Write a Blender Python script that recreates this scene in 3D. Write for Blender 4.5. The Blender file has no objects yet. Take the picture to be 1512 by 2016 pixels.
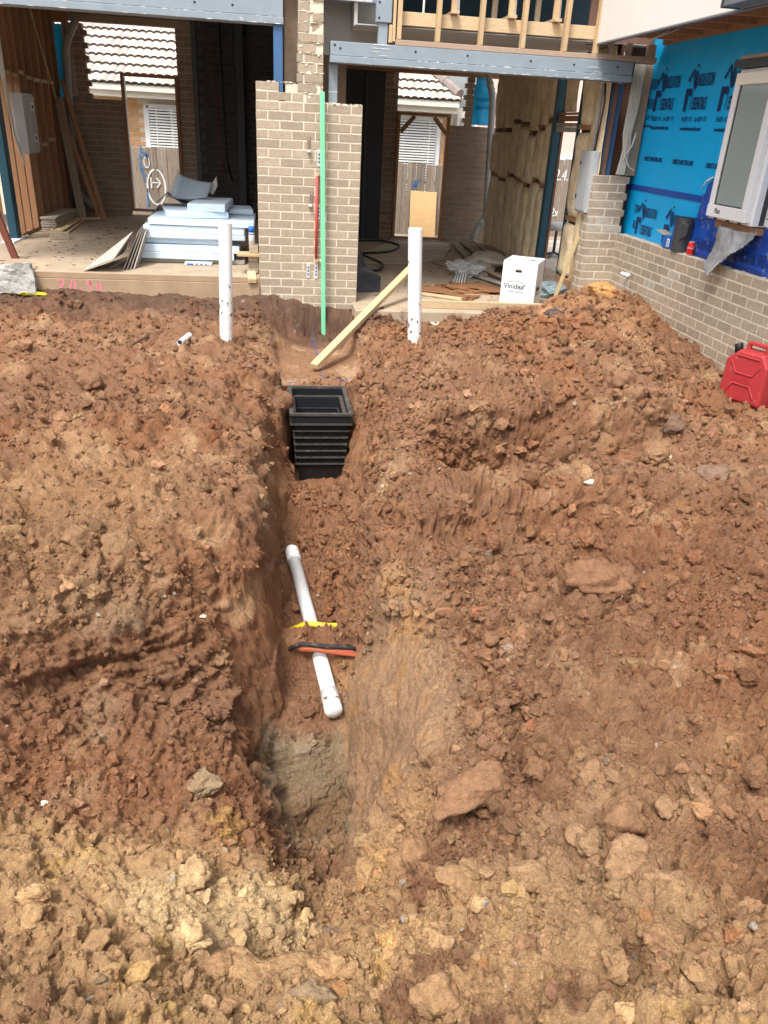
import bpy, bmesh, math, random
import numpy as np
from mathutils import Vector, Matrix
random.seed(7); rng = np.random.default_rng(11)
S = bpy.context.scene
COL = S.collection
R_ = math.radians
# ------------------------------------------------------------------ camera
YAW, PITCH, ROLL = R_(8.958), R_(26.297), R_(3.216)
CAM = Vector((0.1324, -8.8149, 1.5235))
fw = Vector((math.sin(YAW)*math.cos(PITCH), math.cos(YAW)*math.cos(PITCH), -math.sin(PITCH)))
rt = Vector((math.cos(YAW), -math.sin(YAW), 0)); up = rt.cross(fw)
r2 = rt*math.cos(ROLL)+up*math.sin(ROLL); u2 = up*math.cos(ROLL)-rt*math.sin(ROLL)
cd = bpy.data.cameras.new('camera'); cam = bpy.data.objects.new('camera', cd); COL.objects.link(cam)
cam.matrix_world = Matrix(((r2.x,u2.x,-fw.x,CAM.x),(r2.y,u2.y,-fw.y,CAM.y),(r2.z,u2.z,-fw.z,CAM.z),(0,0,0,1)))
cd.sensor_fit = 'HORIZONTAL'; cd.sensor_width = 36; cd.lens = 36*1524.34/1512; cd.clip_start = .05; cd.clip_end = 500
S.camera = cam
# ------------------------------------------------------------------ sky, sun, exposure
SUN_EL, SUN_AZ = R_(60), R_(215)          # azimuth measured from +Y towards +X: the sun is behind the camera, a little left
wd = bpy.data.worlds.new('World'); S.world = wd; wd.use_nodes = True
wn = wd.node_tree; bg = wn.nodes['Background']
sk = wn.nodes.new('ShaderNodeTexSky'); sk.sky_type = 'NISHITA'; sk.sun_disc = False
sk.sun_elevation = SUN_EL; sk.sun_rotation = SUN_AZ; sk.dust_density = 4.0; sk.air_density = 1.0
hs = wn.nodes.new('ShaderNodeHueSaturation'); hs.inputs['Saturation'].default_value = .22
wn.links.new(sk.outputs[0], hs.inputs['Color']); wn.links.new(hs.outputs[0], bg.inputs['Color'])
bg.inputs['Strength'].default_value = .12
sd = bpy.data.lights.new('sun', 'SUN'); sd.energy = 1.5; sd.angle = R_(14); sd.color = (1, .96, .9)
sun = bpy.data.objects.new('sun', sd); COL.objects.link(sun)
sdir = Vector((math.sin(SUN_AZ)*math.cos(SUN_EL), math.cos(SUN_AZ)*math.cos(SUN_EL), math.sin(SUN_EL)))
sun.rotation_euler = sdir.to_track_quat('Z', 'Y').to_euler()
S.view_settings.view_transform = 'Standard'; S.view_settings.look = 'None'
S.view_settings.gamma = 1; S.view_settings.use_curve_mapping = False
S.view_settings.exposure = 1.3
S.render.engine = 'CYCLES'
# ------------------------------------------------------------------ materials
MATS = {}
def mat(name, rgb, rough=.7, var=.12, scale=6., bump=0., bscale=60., objvar=0., stain=None, stain_amt=0., stain_scale=3., metal=0., grain=None, alpha=1., objcol=False, attr=None, spec=.4, fine=None, bdist=.02):
    """procedural Principled material in world-position noise; grain = stretch vector for wood-like streaks"""
    m = bpy.data.materials.new(name); m.use_nodes = True; t = m.node_tree; N = t.nodes; Lk = t.links
    b = N['Principled BSDF']; b.inputs['Roughness'].default_value = rough; b.inputs['Metallic'].default_value = metal
    b.inputs['Specular IOR Level'].default_value = spec
    g = N.new('ShaderNodeNewGeometry'); pos = g.outputs['Position']
    if grain:
        mp = N.new('ShaderNodeMapping'); mp.inputs['Scale'].default_value = grain; Lk.new(pos, mp.inputs[0]); pos = mp.outputs[0]
    if attr:
        a = N.new('ShaderNodeVertexColor'); a.layer_name = attr; colr = a.outputs[0]
    elif objcol:
        oi = N.new('ShaderNodeObjectInfo'); colr = oi.outputs['Color']
    else:
        rg = N.new('ShaderNodeRGB'); rg.outputs[0].default_value = (*rgb, 1); colr = rg.outputs[0]
    n = N.new('ShaderNodeTexNoise'); n.inputs['Scale'].default_value = scale; n.inputs['Detail'].default_value = 6; n.inputs['Roughness'].default_value = .65
    Lk.new(pos, n.inputs['Vector'])
    mr = N.new('ShaderNodeMapRange'); mr.inputs[1].default_value = .25; mr.inputs[2].default_value = .75
    mr.inputs[3].default_value = 1-var; mr.inputs[4].default_value = 1+var; Lk.new(n.outputs[0], mr.inputs[0]); val = mr.outputs[0]
    if fine:
        nf = N.new('ShaderNodeTexNoise'); nf.inputs['Scale'].default_value = fine[0]; nf.inputs['Detail'].default_value = 3; nf.inputs['Roughness'].default_value = .7; Lk.new(g.outputs['Position'], nf.inputs['Vector'])
        mf = N.new('ShaderNodeMapRange'); mf.inputs[1].default_value = .3; mf.inputs[2].default_value = .7; mf.inputs[3].default_value = 1-fine[1]; mf.inputs[4].default_value = 1+fine[1]; Lk.new(nf.outputs[0], mf.inputs[0])
        mq = N.new('ShaderNodeMath'); mq.operation = 'MULTIPLY'; Lk.new(val, mq.inputs[0]); Lk.new(mf.outputs[0], mq.inputs[1]); val = mq.outputs[0]
    if objvar:
        oi2 = N.new('ShaderNodeObjectInfo'); m2 = N.new('ShaderNodeMapRange'); m2.inputs[3].default_value = 1-objvar; m2.inputs[4].default_value = 1+objvar
        Lk.new(oi2.outputs['Random'], m2.inputs[0]); mm = N.new('ShaderNodeMath'); mm.operation = 'MULTIPLY'
        Lk.new(val, mm.inputs[0]); Lk.new(m2.outputs[0], mm.inputs[1]); val = mm.outputs[0]
    vm = N.new('ShaderNodeVectorMath'); vm.operation = 'SCALE'; Lk.new(colr, vm.inputs[0]); Lk.new(val, vm.inputs['Scale']); out = vm.outputs[0]
    if stain:
        n3 = N.new('ShaderNodeTexNoise'); n3.inputs['Scale'].default_value = stain_scale; n3.inputs['Detail'].default_value = 8; n3.inputs['Roughness'].default_value = .7
        Lk.new(g.outputs['Position'], n3.inputs['Vector'])
        r3 = N.new('ShaderNodeMapRange'); r3.inputs[1].default_value = .62-stain_amt*.25; r3.inputs[2].default_value = .74-stain_amt*.2; Lk.new(n3.outputs[0], r3.inputs[0])
        mx = N.new('ShaderNodeMix'); mx.data_type = 'RGBA'; Lk.new(r3.outputs[0], mx.inputs['Factor']); Lk.new(out, mx.inputs[6]); mx.inputs[7].default_value = (*stain, 1); out = mx.outputs[2]
    Lk.new(out, b.inputs['Base Color'])
    if bump:
        nb = N.new('ShaderNodeTexNoise'); nb.inputs['Scale'].default_value = bscale; nb.inputs['Detail'].default_value = 8; nb.inputs['Roughness'].default_value = .7
        Lk.new(pos, nb.inputs['Vector']); bp = N.new('ShaderNodeBump'); bp.inputs['Strength'].default_value = bump; bp.inputs['Distance'].default_value = bdist
        Lk.new(nb.outputs[0], bp.inputs['Height']); Lk.new(bp.outputs[0], b.inputs['Normal'])
    if alpha < 1: b.inputs['Alpha'].default_value = alpha
    MATS[name] = m; return m
M = MATS
mat('soil', (.2,.1,.05), .97, .3, 55, .95, 120, attr='soil_colour', spec=.12, fine=(210,.28), bdist=.022)
mat('clod', (.2,.1,.05), .97, .32, 40, 1., 32, objcol=True, spec=.12, stain=(.25,.135,.078), stain_amt=.35, stain_scale=11, fine=(190,.25), bdist=.022)
mat('brick', (.4,.32,.24), .9, .18, 25, .4, 90, objvar=.13, spec=.2, stain=(.62,.54,.43), stain_amt=-.1, stain_scale=22)
mat('brick_stained', (.46,.41,.34), .9, .25, 18, .35, 90, objvar=.08, spec=.2)
mat('brick_deep_shade', (.055,.048,.048), .9, .18, 25, .35, 90, objvar=.15, spec=.2)  # near-black copy of the bricks: deep room shade put into the colour
mat('mortar_deep_shade', (.1,.09,.085), .95, .15, 30, .4, 120, spec=.15)  # mortar of the same wall, darkened for its shade
mat('brick_shaded', (.3,.225,.17), .9, .18, 25, .35, 90, objvar=.13, spec=.2)  # the pier's brick made darker: indoor shade put into the colour
mat('mortar', (.7,.63,.5), .95, .15, 30, .5, 120, spec=.15)
mat('mortar_shaded', (.5,.41,.32), .95, .15, 30, .4, 120, spec=.15)  # the pier's mortar darkened likewise for indoor shade
mat('steel', (.25,.295,.335), .5, .1, 5, .05, 60, stain=(.5,.5,.47), stain_amt=.0, stain_scale=14)
mat('steel_blue', (.055,.13,.27), .45, .12, 5)
mat('steel_dark', (.03,.035,.045), .5)
mat('paint_chip', (.72,.72,.68), .8)
mat('teal_steel', (.012,.06,.09), .5, .15, 8)
mat('pine', (.52,.37,.21), .75, .18, 6, .15, 60, grain=(12,12,2), objvar=.1)
mat('pine_x', (.52,.38,.23), .75, .18, 6, .15, 60, grain=(2,12,12), objvar=.12)
mat('pine_y', (.55,.42,.23), .75, .2, 6, .15, 60, grain=(14,2,14), objvar=.12)
mat('pine_pink', (.42,.3,.225), .8, .16, 6, .15, 60, grain=(3,12,12), objvar=.08)
mat('hardwood', (.36,.19,.1), .8, .2, 6, .15, 60, grain=(14,14,2), objvar=.16)
mat('cladding_back', (.17,.09,.06), .85, .2, 4)
mat('red_prop', (.2,.065,.045), .6, .15, 8)
mat('old_timber', (.36,.28,.2), .9, .25, 5, .3, 50, grain=(4,4,10), objvar=.2)
mat('grey_timber', (.4,.35,.29), .9, .2, 5, .3, 60, grain=(3,10,14), objvar=.15)
mat('paling', (.3,.24,.19), .9, .3, 6, .4, 50, grain=(14,14,1.2), objvar=.2)
mat('ply', (.66,.42,.2), .7, .14, 4, grain=(2,2,9))
mat('ply_sheet', (.5,.42,.32), .8, .25, 4, stain=(.22,.16,.1), stain_amt=.2)
mat('wrap_blue', (.004,.42,.86), .42, .06, 3, .25, 7)
mat('tape_blue', (.01,.07,.36), .4, .1, 5)
mat('sheet_blue', (.015,.075,.42), .35, .2, 6, .3, 14, stain=(.35,.42,.55), stain_amt=.22, stain_scale=11)
mat('ink_navy', (.008,.03,.12), .6)
mat('white_frame', (.78,.79,.8), .35, .04, 4)
mat('cream', (.84,.8,.7), .5, .05, 4)
mat('render_cream', (.72,.69,.63), .8, .04, 5, .1, 80)
mat('charcoal', (.05,.052,.06), .45, .15, 6)
mat('gutter_grey', (.14,.15,.18), .4, .1, 5)
mat('glass_grey', (.3,.35,.34), .12, .05, 2, spec=.6)
mat('pvc', (.8,.8,.79), .35, .06, 6, stain=(.45,.32,.22), stain_amt=.12, stain_scale=7)
mat('pvc_grey', (.34,.34,.33), .45, .1, 5)
mat('green_paint', (.2,.62,.36), .55, .1, 8, stain=(.3,.42,.3), stain_amt=.1, stain_scale=14)
mat('red_paint', (.62,.06,.05), .45, .1, 8)
mat('red_plastic', (.38,.032,.036), .48, .12, 6, .12, 120, stain=(.45,.2,.14), stain_amt=.05, stain_scale=12)
mat('red_can', (.62,.012,.02), .25, .05, 6)
mat('galv', (.72,.73,.74), .4, .15, 20, metal=.3)
mat('rust_steel', (.2,.15,.12), .7, .3, 20)
mat('brass', (.55,.42,.28), .5, .1, 10)
mat('dusty_plastic', (.06,.056,.052), .6, .4, 14, stain=(.2,.13,.085), stain_amt=.1, stain_scale=14)
mat('black_plastic', (.012,.013,.016), .42, .25, 9, stain=(.16,.1,.065), stain_amt=-.1, stain_scale=12)
mat('black_rubber', (.015,.016,.018), .55)
mat('dirty_rubber', (.02,.02,.021), .7, .3, 20, stain=(.2,.115,.065), stain_amt=.35, stain_scale=30)
mat('foam', (.6,.72,.83), .75, .07, 5, .12, 90)
mat('fibre_cement', (.36,.34,.3), .9, .12, 5)
mat('fibre_edge', (.2,.17,.14), .9, .2, 12)
mat('batt', (.7,.56,.36), .98, .25, 7, .8, 35)
mat('concrete', (.40,.31,.22), .92, .22, 3.5, .3, 50, stain=(.2,.13,.085), stain_amt=.12, stain_scale=6)
mat('concrete_side', (.36,.255,.16), .92, .18, 3.5, .3, 50, stain=(.24,.16,.1), stain_amt=.1, stain_scale=5)
mat('concrete_chunk', (.42,.41,.38), .95, .35, 45, .8, 60)
mat('yellow_cloth', (.68,.55,.02), .6, .2, 30)
mat('yellow_pipe', (.78,.52,.02), .4, .1, 10, stain=(.22,.12,.065), stain_amt=.5, stain_scale=34)
mat('orange_cable', (.42,.09,.04), .7, .3, 25, stain=(.22,.12,.065), stain_amt=.45, stain_scale=30)
mat('pink_paint', (.72,.2,.27), .8, .1, 10)
mat('white_paint', (.8,.8,.78), .8)
mat('blue_paint', (.07,.2,.42), .8)
mat('blue_chalk', (.07,.1,.3), .9, .3, 40)
mat('blue_box', (.02,.14,.5), .5, .1, 8)
mat('cardboard', (.46,.38,.28), .85, .08, 9)
mat('white_card', (.8,.8,.82), .6, .03, 8)
mat('print_green', (.06,.16,.13), .6)
mat('print_grey', (.07,.07,.085), .6)
mat('print_red', (.42,.02,.06), .6)
mat('meter_grey', (.42,.44,.45), .4, .06, 5)
mat('cable_white', (.58,.55,.48), .5)
mat('neigh_brick', (.66,.38,.19), .9, .16, 6, objvar=.12)
mat('pink_wrap', (.72,.55,.47), .8, .06, 3)
mat('tile_end_shade', (.1,.08,.07), .9, .3, 9)  # tile ends near black: the shadow line of each row put into the colour
mat('tile', (.5,.43,.38), .85, .3, 9, objvar=.2, stain=(.3,.22,.18), stain_amt=.0, stain_scale=9)
mat('tile_ridge', (.27,.23,.21), .85, .2, 9, objvar=.1)
mat('blind', (.82,.82,.8), .5)
mat('window_dark', (.12,.13,.14), .2)
mat('foil', (.4,.41,.43), .35, .25, 12, .4, 25, metal=.35)
mat('clear_plastic', (.75,.77,.8), .12, .1, 12, alpha=.4, spec=.8)
mat('glass_blue', (.2,.28,.31), .2, .3, 9, spec=.7)
mat('rag', (.42,.38,.3), .95, .2, 10)
mat('ceiling_board', (.5,.49,.47), .9, .1, 4)
mat('sarking', (.02,.055,.085), .6, .2, 3)
mat('yard_ground', (.42,.38,.32), .95, .2, 2)
mat('root', (.12,.07,.045), .95, .3, 20)
mat('stool_grey', (.42,.42,.42), .7)
# ------------------------------------------------------------------ object helpers
WL = {}
def tag(o, label=None, cat=None, group=None, kind=None):
    if label: o['label'] = label
    if cat: o['category'] = cat
    if group: o['group'] = group
    if kind: o['kind'] = kind
    return o
def link(o, parent=None, loc=(0,0,0), rot=(0,0,0)):
    loc = Vector(loc); COL.objects.link(o); WL[o.name] = loc
    if parent is not None:
        o.parent = parent; o.location = loc-WL[parent.name]
    else: o.location = loc
    o.rotation_euler = rot
    return o
def empty(name, loc, label, cat, group=None):
    o = bpy.data.objects.new(name, None); o.empty_display_size = .1
    link(o, None, loc); return tag(o, label, cat, group)
def obj(name, me, m=None, parent=None, loc=(0,0,0), rot=(0,0,0), smooth=False):
    if m is not None and len(me.materials) == 0: me.materials.append(M[m] if isinstance(m, str) else m)
    o = bpy.data.objects.new(name, me)
    if smooth and len(me.polygons): me.polygons.foreach_set('use_smooth', [True]*len(me.polygons))
    return link(o, parent, loc, rot)
class MB:
    """collects simple solids into one mesh"""
    def __init__(s): s.v = []; s.f = []; s.mi = []
    def add(s, vs, fs, mi=0):
        k = len(s.v); s.v += [tuple(v) for v in vs]; s.f += [tuple(i+k for i in f) for f in fs]; s.mi += [mi]*len(fs); return s
    def box(s, x0,x1,y0,y1,z0,z1, mi=0, T=None):
        vs = [Vector((x,y,z)) for z in (z0,z1) for y in (y0,y1) for x in (x0,x1)]
        if T is not None: vs = [T @ v for v in vs]
        return s.add(vs, [(0,2,3,1),(4,5,7,6),(0,1,5,4),(2,6,7,3),(0,4,6,2),(1,3,7,5)], mi)
    def cbox(s, x0,x1,y0,y1,z0,z1, c=.004, mi=0, T=None, jit=0):
        """chamfered box, 44 triangles"""
        cx,cy,cz = (x0+x1)/2,(y0+y1)/2,(z0+z1)/2; hx,hy,hz = (x1-x0)/2,(y1-y0)/2,(z1-z0)/2
        c = min(c, hx*.45, hy*.45, hz*.45)
        vs = []; idx = {}
        for sx in (-1,1):
            for sy in (-1,1):
                for sz in (-1,1):
                    for a in range(3):
                        d = [hx,hy,hz]
                        for b in range(3):
                            if b != a: d[b] -= c
                        v = Vector((cx+sx*d[0], cy+sy*d[1], cz+sz*d[2]))
                        if jit: v += Vector((random.uniform(-jit,jit), random.uniform(-jit,jit), random.uniform(-jit,jit)))
                        idx[(sx,sy,sz,a)] = len(vs); vs.append(T @ v if T is not None else v)
        fs = []
        for sx in (-1,1):
            f = [idx[(sx,-1,-1,0)], idx[(sx,1,-1,0)], idx[(sx,1,1,0)], idx[(sx,-1,1,0)]]; fs.append(f if sx > 0 else f[::-1])
        for sy in (-1,1):
            f = [idx[(-1,sy,-1,1)], idx[(1,sy,-1,1)], idx[(1,sy,1,1)], idx[(-1,sy,1,1)]]; fs.append(f[::-1] if sy > 0 else f)
        for sz in (-1,1):
            f = [idx[(-1,-1,sz,2)], idx[(1,-1,sz,2)], idx[(1,1,sz,2)], idx[(-1,1,sz,2)]]; fs.append(f if sz > 0 else f[::-1])
        for p in (-1,1):
            for q in (-1,1):
                for (a,b,free) in ((0,1,2),(0,2,1),(1,2,0)):
                    k0 = [0,0,0]; k1 = [0,0,0]; k0[a]=k1[a]=p; k0[b]=k1[b]=q; k0[free]=-1; k1[free]=1
                    f = [idx[(*k0,a)], idx[(*k1,a)], idx[(*k1,b)], idx[(*k0,b)]]
                    n = Vector((0,0,0)); n[a]=p; n[b]=q
                    P = [vs[i] for i in f]; nn = (P[1]-P[0]).cross(P[2]-P[0])
                    if T is not None: n = T.to_3x3() @ n
                    fs.append(f if nn.dot(n) > 0 else f[::-1])
        for sx in (-1,1):
            for sy in (-1,1):
                for sz in (-1,1):
                    f = [idx[(sx,sy,sz,a)] for a in range(3)]
                    fs.append(f if sx*sy*sz > 0 else f[::-1])
        return s.add(vs, fs, mi)
    def bar(s, p0, p1, w, h, roll=0, mi=0, c=.004):
        """chamfered bar from p0 to p1; w sideways, h along its own up"""
        p0, p1 = Vector(p0), Vector(p1); d = p1-p0; L = d.length; d.normalize()
        ref = Vector((0,0,1)) if abs(d.z) < .95 else Vector((0,1,0))
        x = d.cross(ref).normalized(); z = x.cross(d)
        T = Matrix(((x.x,d.x,z.x,p0.x),(x.y,d.y,z.y,p0.y),(x.z,d.z,z.z,p0.z),(0,0,0,1))) @ Matrix.Rotation(roll,4,'Y')
        return s.cbox(-w/2,w/2,0,L,-h/2,h/2,c,mi,T)
    def tube(s, pts, r, n=10, mi=0, cap=True, ri=None):
        pts = [Vector(p) for p in pts]; rs = r if isinstance(r,(list,tuple)) else [r]*len(pts); rings = []
        nx = None
        for i,p in enumerate(pts):
            d = (pts[min(i+1,len(pts)-1)]-pts[max(i-1,0)]).normalized()
            if nx is None: nx = d.orthogonal().normalized()
            nx = (nx-d*nx.dot(d)).normalized(); ny = d.cross(nx)
            rings.append([p+(nx*math.cos(2*math.pi*k/n)+ny*math.sin(2*math.pi*k/n))*rs[i] for k in range(n)])
        vs = [v for g in rings for v in g]
        fs = [(i*n+k, i*n+(k+1)%n, (i+1)*n+(k+1)%n, (i+1)*n+k) for i in range(len(pts)-1) for k in range(n)]
        if cap: fs += [tuple(range(n))[::-1], tuple((len(pts)-1)*n+k for k in range(n))]
        return s.add(vs, fs, mi)
    def mesh(s, name='m', mats=None):
        me = bpy.data.meshes.new(name); me.from_pydata(s.v, [], s.f)
        if mats:
            for m in mats: me.materials.append(M[m])
            me.polygons.foreach_set('material_index', s.mi)
        me.update(); return me
    def obj(s, name, m, parent=None, loc=None, smooth=False):
        loc = Vector(loc) if loc is not None else (WL[parent.name] if parent is not None else Vector(s.v[0]))
        s.v = [tuple(Vector(v)-loc) for v in s.v]
        me = s.mesh(name, m if isinstance(m,(list,tuple)) else None)
        return obj(name, me, None if isinstance(m,(list,tuple)) else m, parent, loc, smooth=smooth)
def boxo(name, x0,x1,y0,y1,z0,z1, m, parent=None, c=.004):
    return MB().cbox(x0,x1,y0,y1,z0,z1,c).obj(name, m, parent, None if parent is not None else ((x0+x1)/2,(y0+y1)/2,z0))
def baro(name, p0, p1, w, h, m, parent=None, roll=0, c=.004):
    return MB().bar(p0,p1,w,h,roll,0,c).obj(name, m, parent, None if parent is not None else p0)
def tubeo(name, pts, r, m, parent=None, n=10, cap=True):
    return MB().tube(pts,r,n,0,cap).obj(name, m, parent, None if parent is not None else pts[0], smooth=True)
def T3(o, u, v):
    """matrix with origin o, x axis u, y axis v"""
    u = Vector(u).normalized(); v = Vector(v).normalized(); w = u.cross(v)
    return Matrix(((u.x,v.x,w.x,o[0]),(u.y,v.y,w.y,o[1]),(u.z,v.z,w.z,o[2]),(0,0,0,1)))
def strokes(name, lines, w, T, m, parent, lift=.002):
    """flat painted strokes: polylines in the plane of T, given a small thickness"""
    b = MB()
    for ln in lines:
        P = [Vector((p[0],p[1],0)) for p in ln]
        for i in range(len(P)):
            a = (P[min(i+1,len(P)-1)]-P[max(i-1,0)])
            a = a.normalized() if a.length > 1e-9 else Vector((1,0,0))
            n = Vector((-a.y,a.x,0)); ww = w*(.8+.4*random.random())/2
            if i == 0: k = len(b.v)
            b.v += [tuple(T@(P[i]+n*ww+Vector((0,0,lift)))), tuple(T@(P[i]-n*ww+Vector((0,0,lift))))]
        for i in range(len(P)-1):
            b.f.append((k+2*i+1,k+2*i+3,k+2*i+2,k+2*i)); b.mi.append(0)
    return b.obj(name, m, parent)
DG = None
def text(name, body, size, T, m, parent, stretch=1., shear=0., align='LEFT', weight=0.):
    """lettering as a thin solid mesh in the plane of T"""
    cu = bpy.data.curves.new('t', 'FONT'); cu.body = body; cu.size = size; cu.extrude = .0008; cu.align_x = align; cu.shear = shear; cu.offset = weight
    cu.resolution_u = 3
    o = bpy.data.objects.new('t', cu); COL.objects.link(o)
    dg = bpy.context.evaluated_depsgraph_get(); me = bpy.data.meshes.new_from_object(o.evaluated_get(dg))
    bpy.data.objects.remove(o); bpy.data.curves.remove(cu); me.name = name
    loc = WL[parent.name]
    me.transform(Matrix.Translation(-loc) @ T @ Matrix.Diagonal((stretch,1,1,1)) @ Matrix.Translation((0,0,.0012)))
    me.materials.clear(); return obj(name, me, m, parent, loc)
# ------------------------------------------------------------------ numpy noise
def _h(ix,iy,iz,k=0):
    h = (ix.astype(np.int64)*374761393 + iy.astype(np.int64)*668265263 + iz.astype(np.int64)*2147483647 + k*1274126177) & 0xffffffff
    h = ((h ^ (h>>13))*1274126177) & 0xffffffff; h = ((h ^ (h>>16))*2246822519) & 0xffffffff
    return ((h ^ (h>>15)) & 0xffffff).astype(np.float32)/float(0xffffff)
def vnoise(P, k=0):
    """smooth value noise, -1..1"""
    I = np.floor(P).astype(np.int64); f = (P-I).astype(np.float32); f = f*f*f*(f*(f*6-15)+10); r = 0
    for dx in (0,1):
        wx = f[:,0] if dx else 1-f[:,0]
        for dy in (0,1):
            wy = f[:,1] if dy else 1-f[:,1]
            for dz in (0,1):
                wz = f[:,2] if dz else 1-f[:,2]
                r = r + wx*wy*wz*_h(I[:,0]+dx,I[:,1]+dy,I[:,2]+dz,k)
    return r*2-1
def fbm(P, s, oct=4, k=0, g=.5):
    r = 0; a = 1; P = P/s
    for i in range(oct):
        r = r+a*vnoise(P,k+i); P = P*2.03+17.3; a *= g
    return r
def lumps(P, s, k=0, fill=.78):
    """rounded clod bumps, 0..1: domes round jittered cell points"""
    P = P/s; I = np.floor(P).astype(np.int64); best = np.full(len(P), 9., np.float32)
    for dx in (-1,0,1):
        for dy in (-1,0,1):
            for dz in (-1,0,1):
                jx,jy,jz = I[:,0]+dx, I[:,1]+dy, I[:,2]+dz
                rr = .55+.45*_h(jx,jy,jz,k+3)
                d = ((jx+_h(jx,jy,jz,k)-P[:,0])**2+(jy+_h(jx,jy,jz,k+1)-P[:,1])**2+(jz+_h(jx,jy,jz,k+2)-P[:,2])**2)/rr**2
                best = np.minimum(best, d.astype(np.float32))
    return np.sqrt(np.clip(1-best/fill**2, 0, 1))
def clods(P, s, k=0, gap=.16):
    """broken angular clods: tilted facets parted by crevices, about 0..1"""
    P = P/s; P = P+.28*np.stack([vnoise(P*1.7,k+11),vnoise(P*1.7,k+12),vnoise(P*1.7,k+13)],1); I = np.floor(P).astype(np.int64); n = len(P)
    f1 = np.full(n,9.,np.float32); f2 = np.full(n,9.,np.float32); h = np.zeros(n,np.float32)
    for dx in (-1,0,1):
        for dy in (-1,0,1):
            for dz in (-1,0,1):
                jx,jy,jz = I[:,0]+dx, I[:,1]+dy, I[:,2]+dz; r1 = _h(jx,jy,jz,k); r2 = _h(jx,jy,jz,k+1); r3 = _h(jx,jy,jz,k+2)
                ax = P[:,0]-jx-r1; ay = P[:,1]-jy-r2; az = P[:,2]-jz-r3; d = np.sqrt(ax*ax+ay*ay+az*az).astype(np.float32); m = d < f1
                f2 = np.where(m,f1,np.minimum(f2,d)); f1 = np.where(m,d,f1)
                q = _h(jx,jy,jz,k+5); h = np.where(m,.35+.5*q+1.1*((q-.5)*ax+(r1-.5)*ay+(r3-.5)*az),h)
    return np.clip(h,-.1,1.3)*sstep(0,gap,f2-f1)
def sstep(a,b,x):
    t = np.clip((x-a)/(b-a),0,1); return t*t*(3-2*t)
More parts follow.
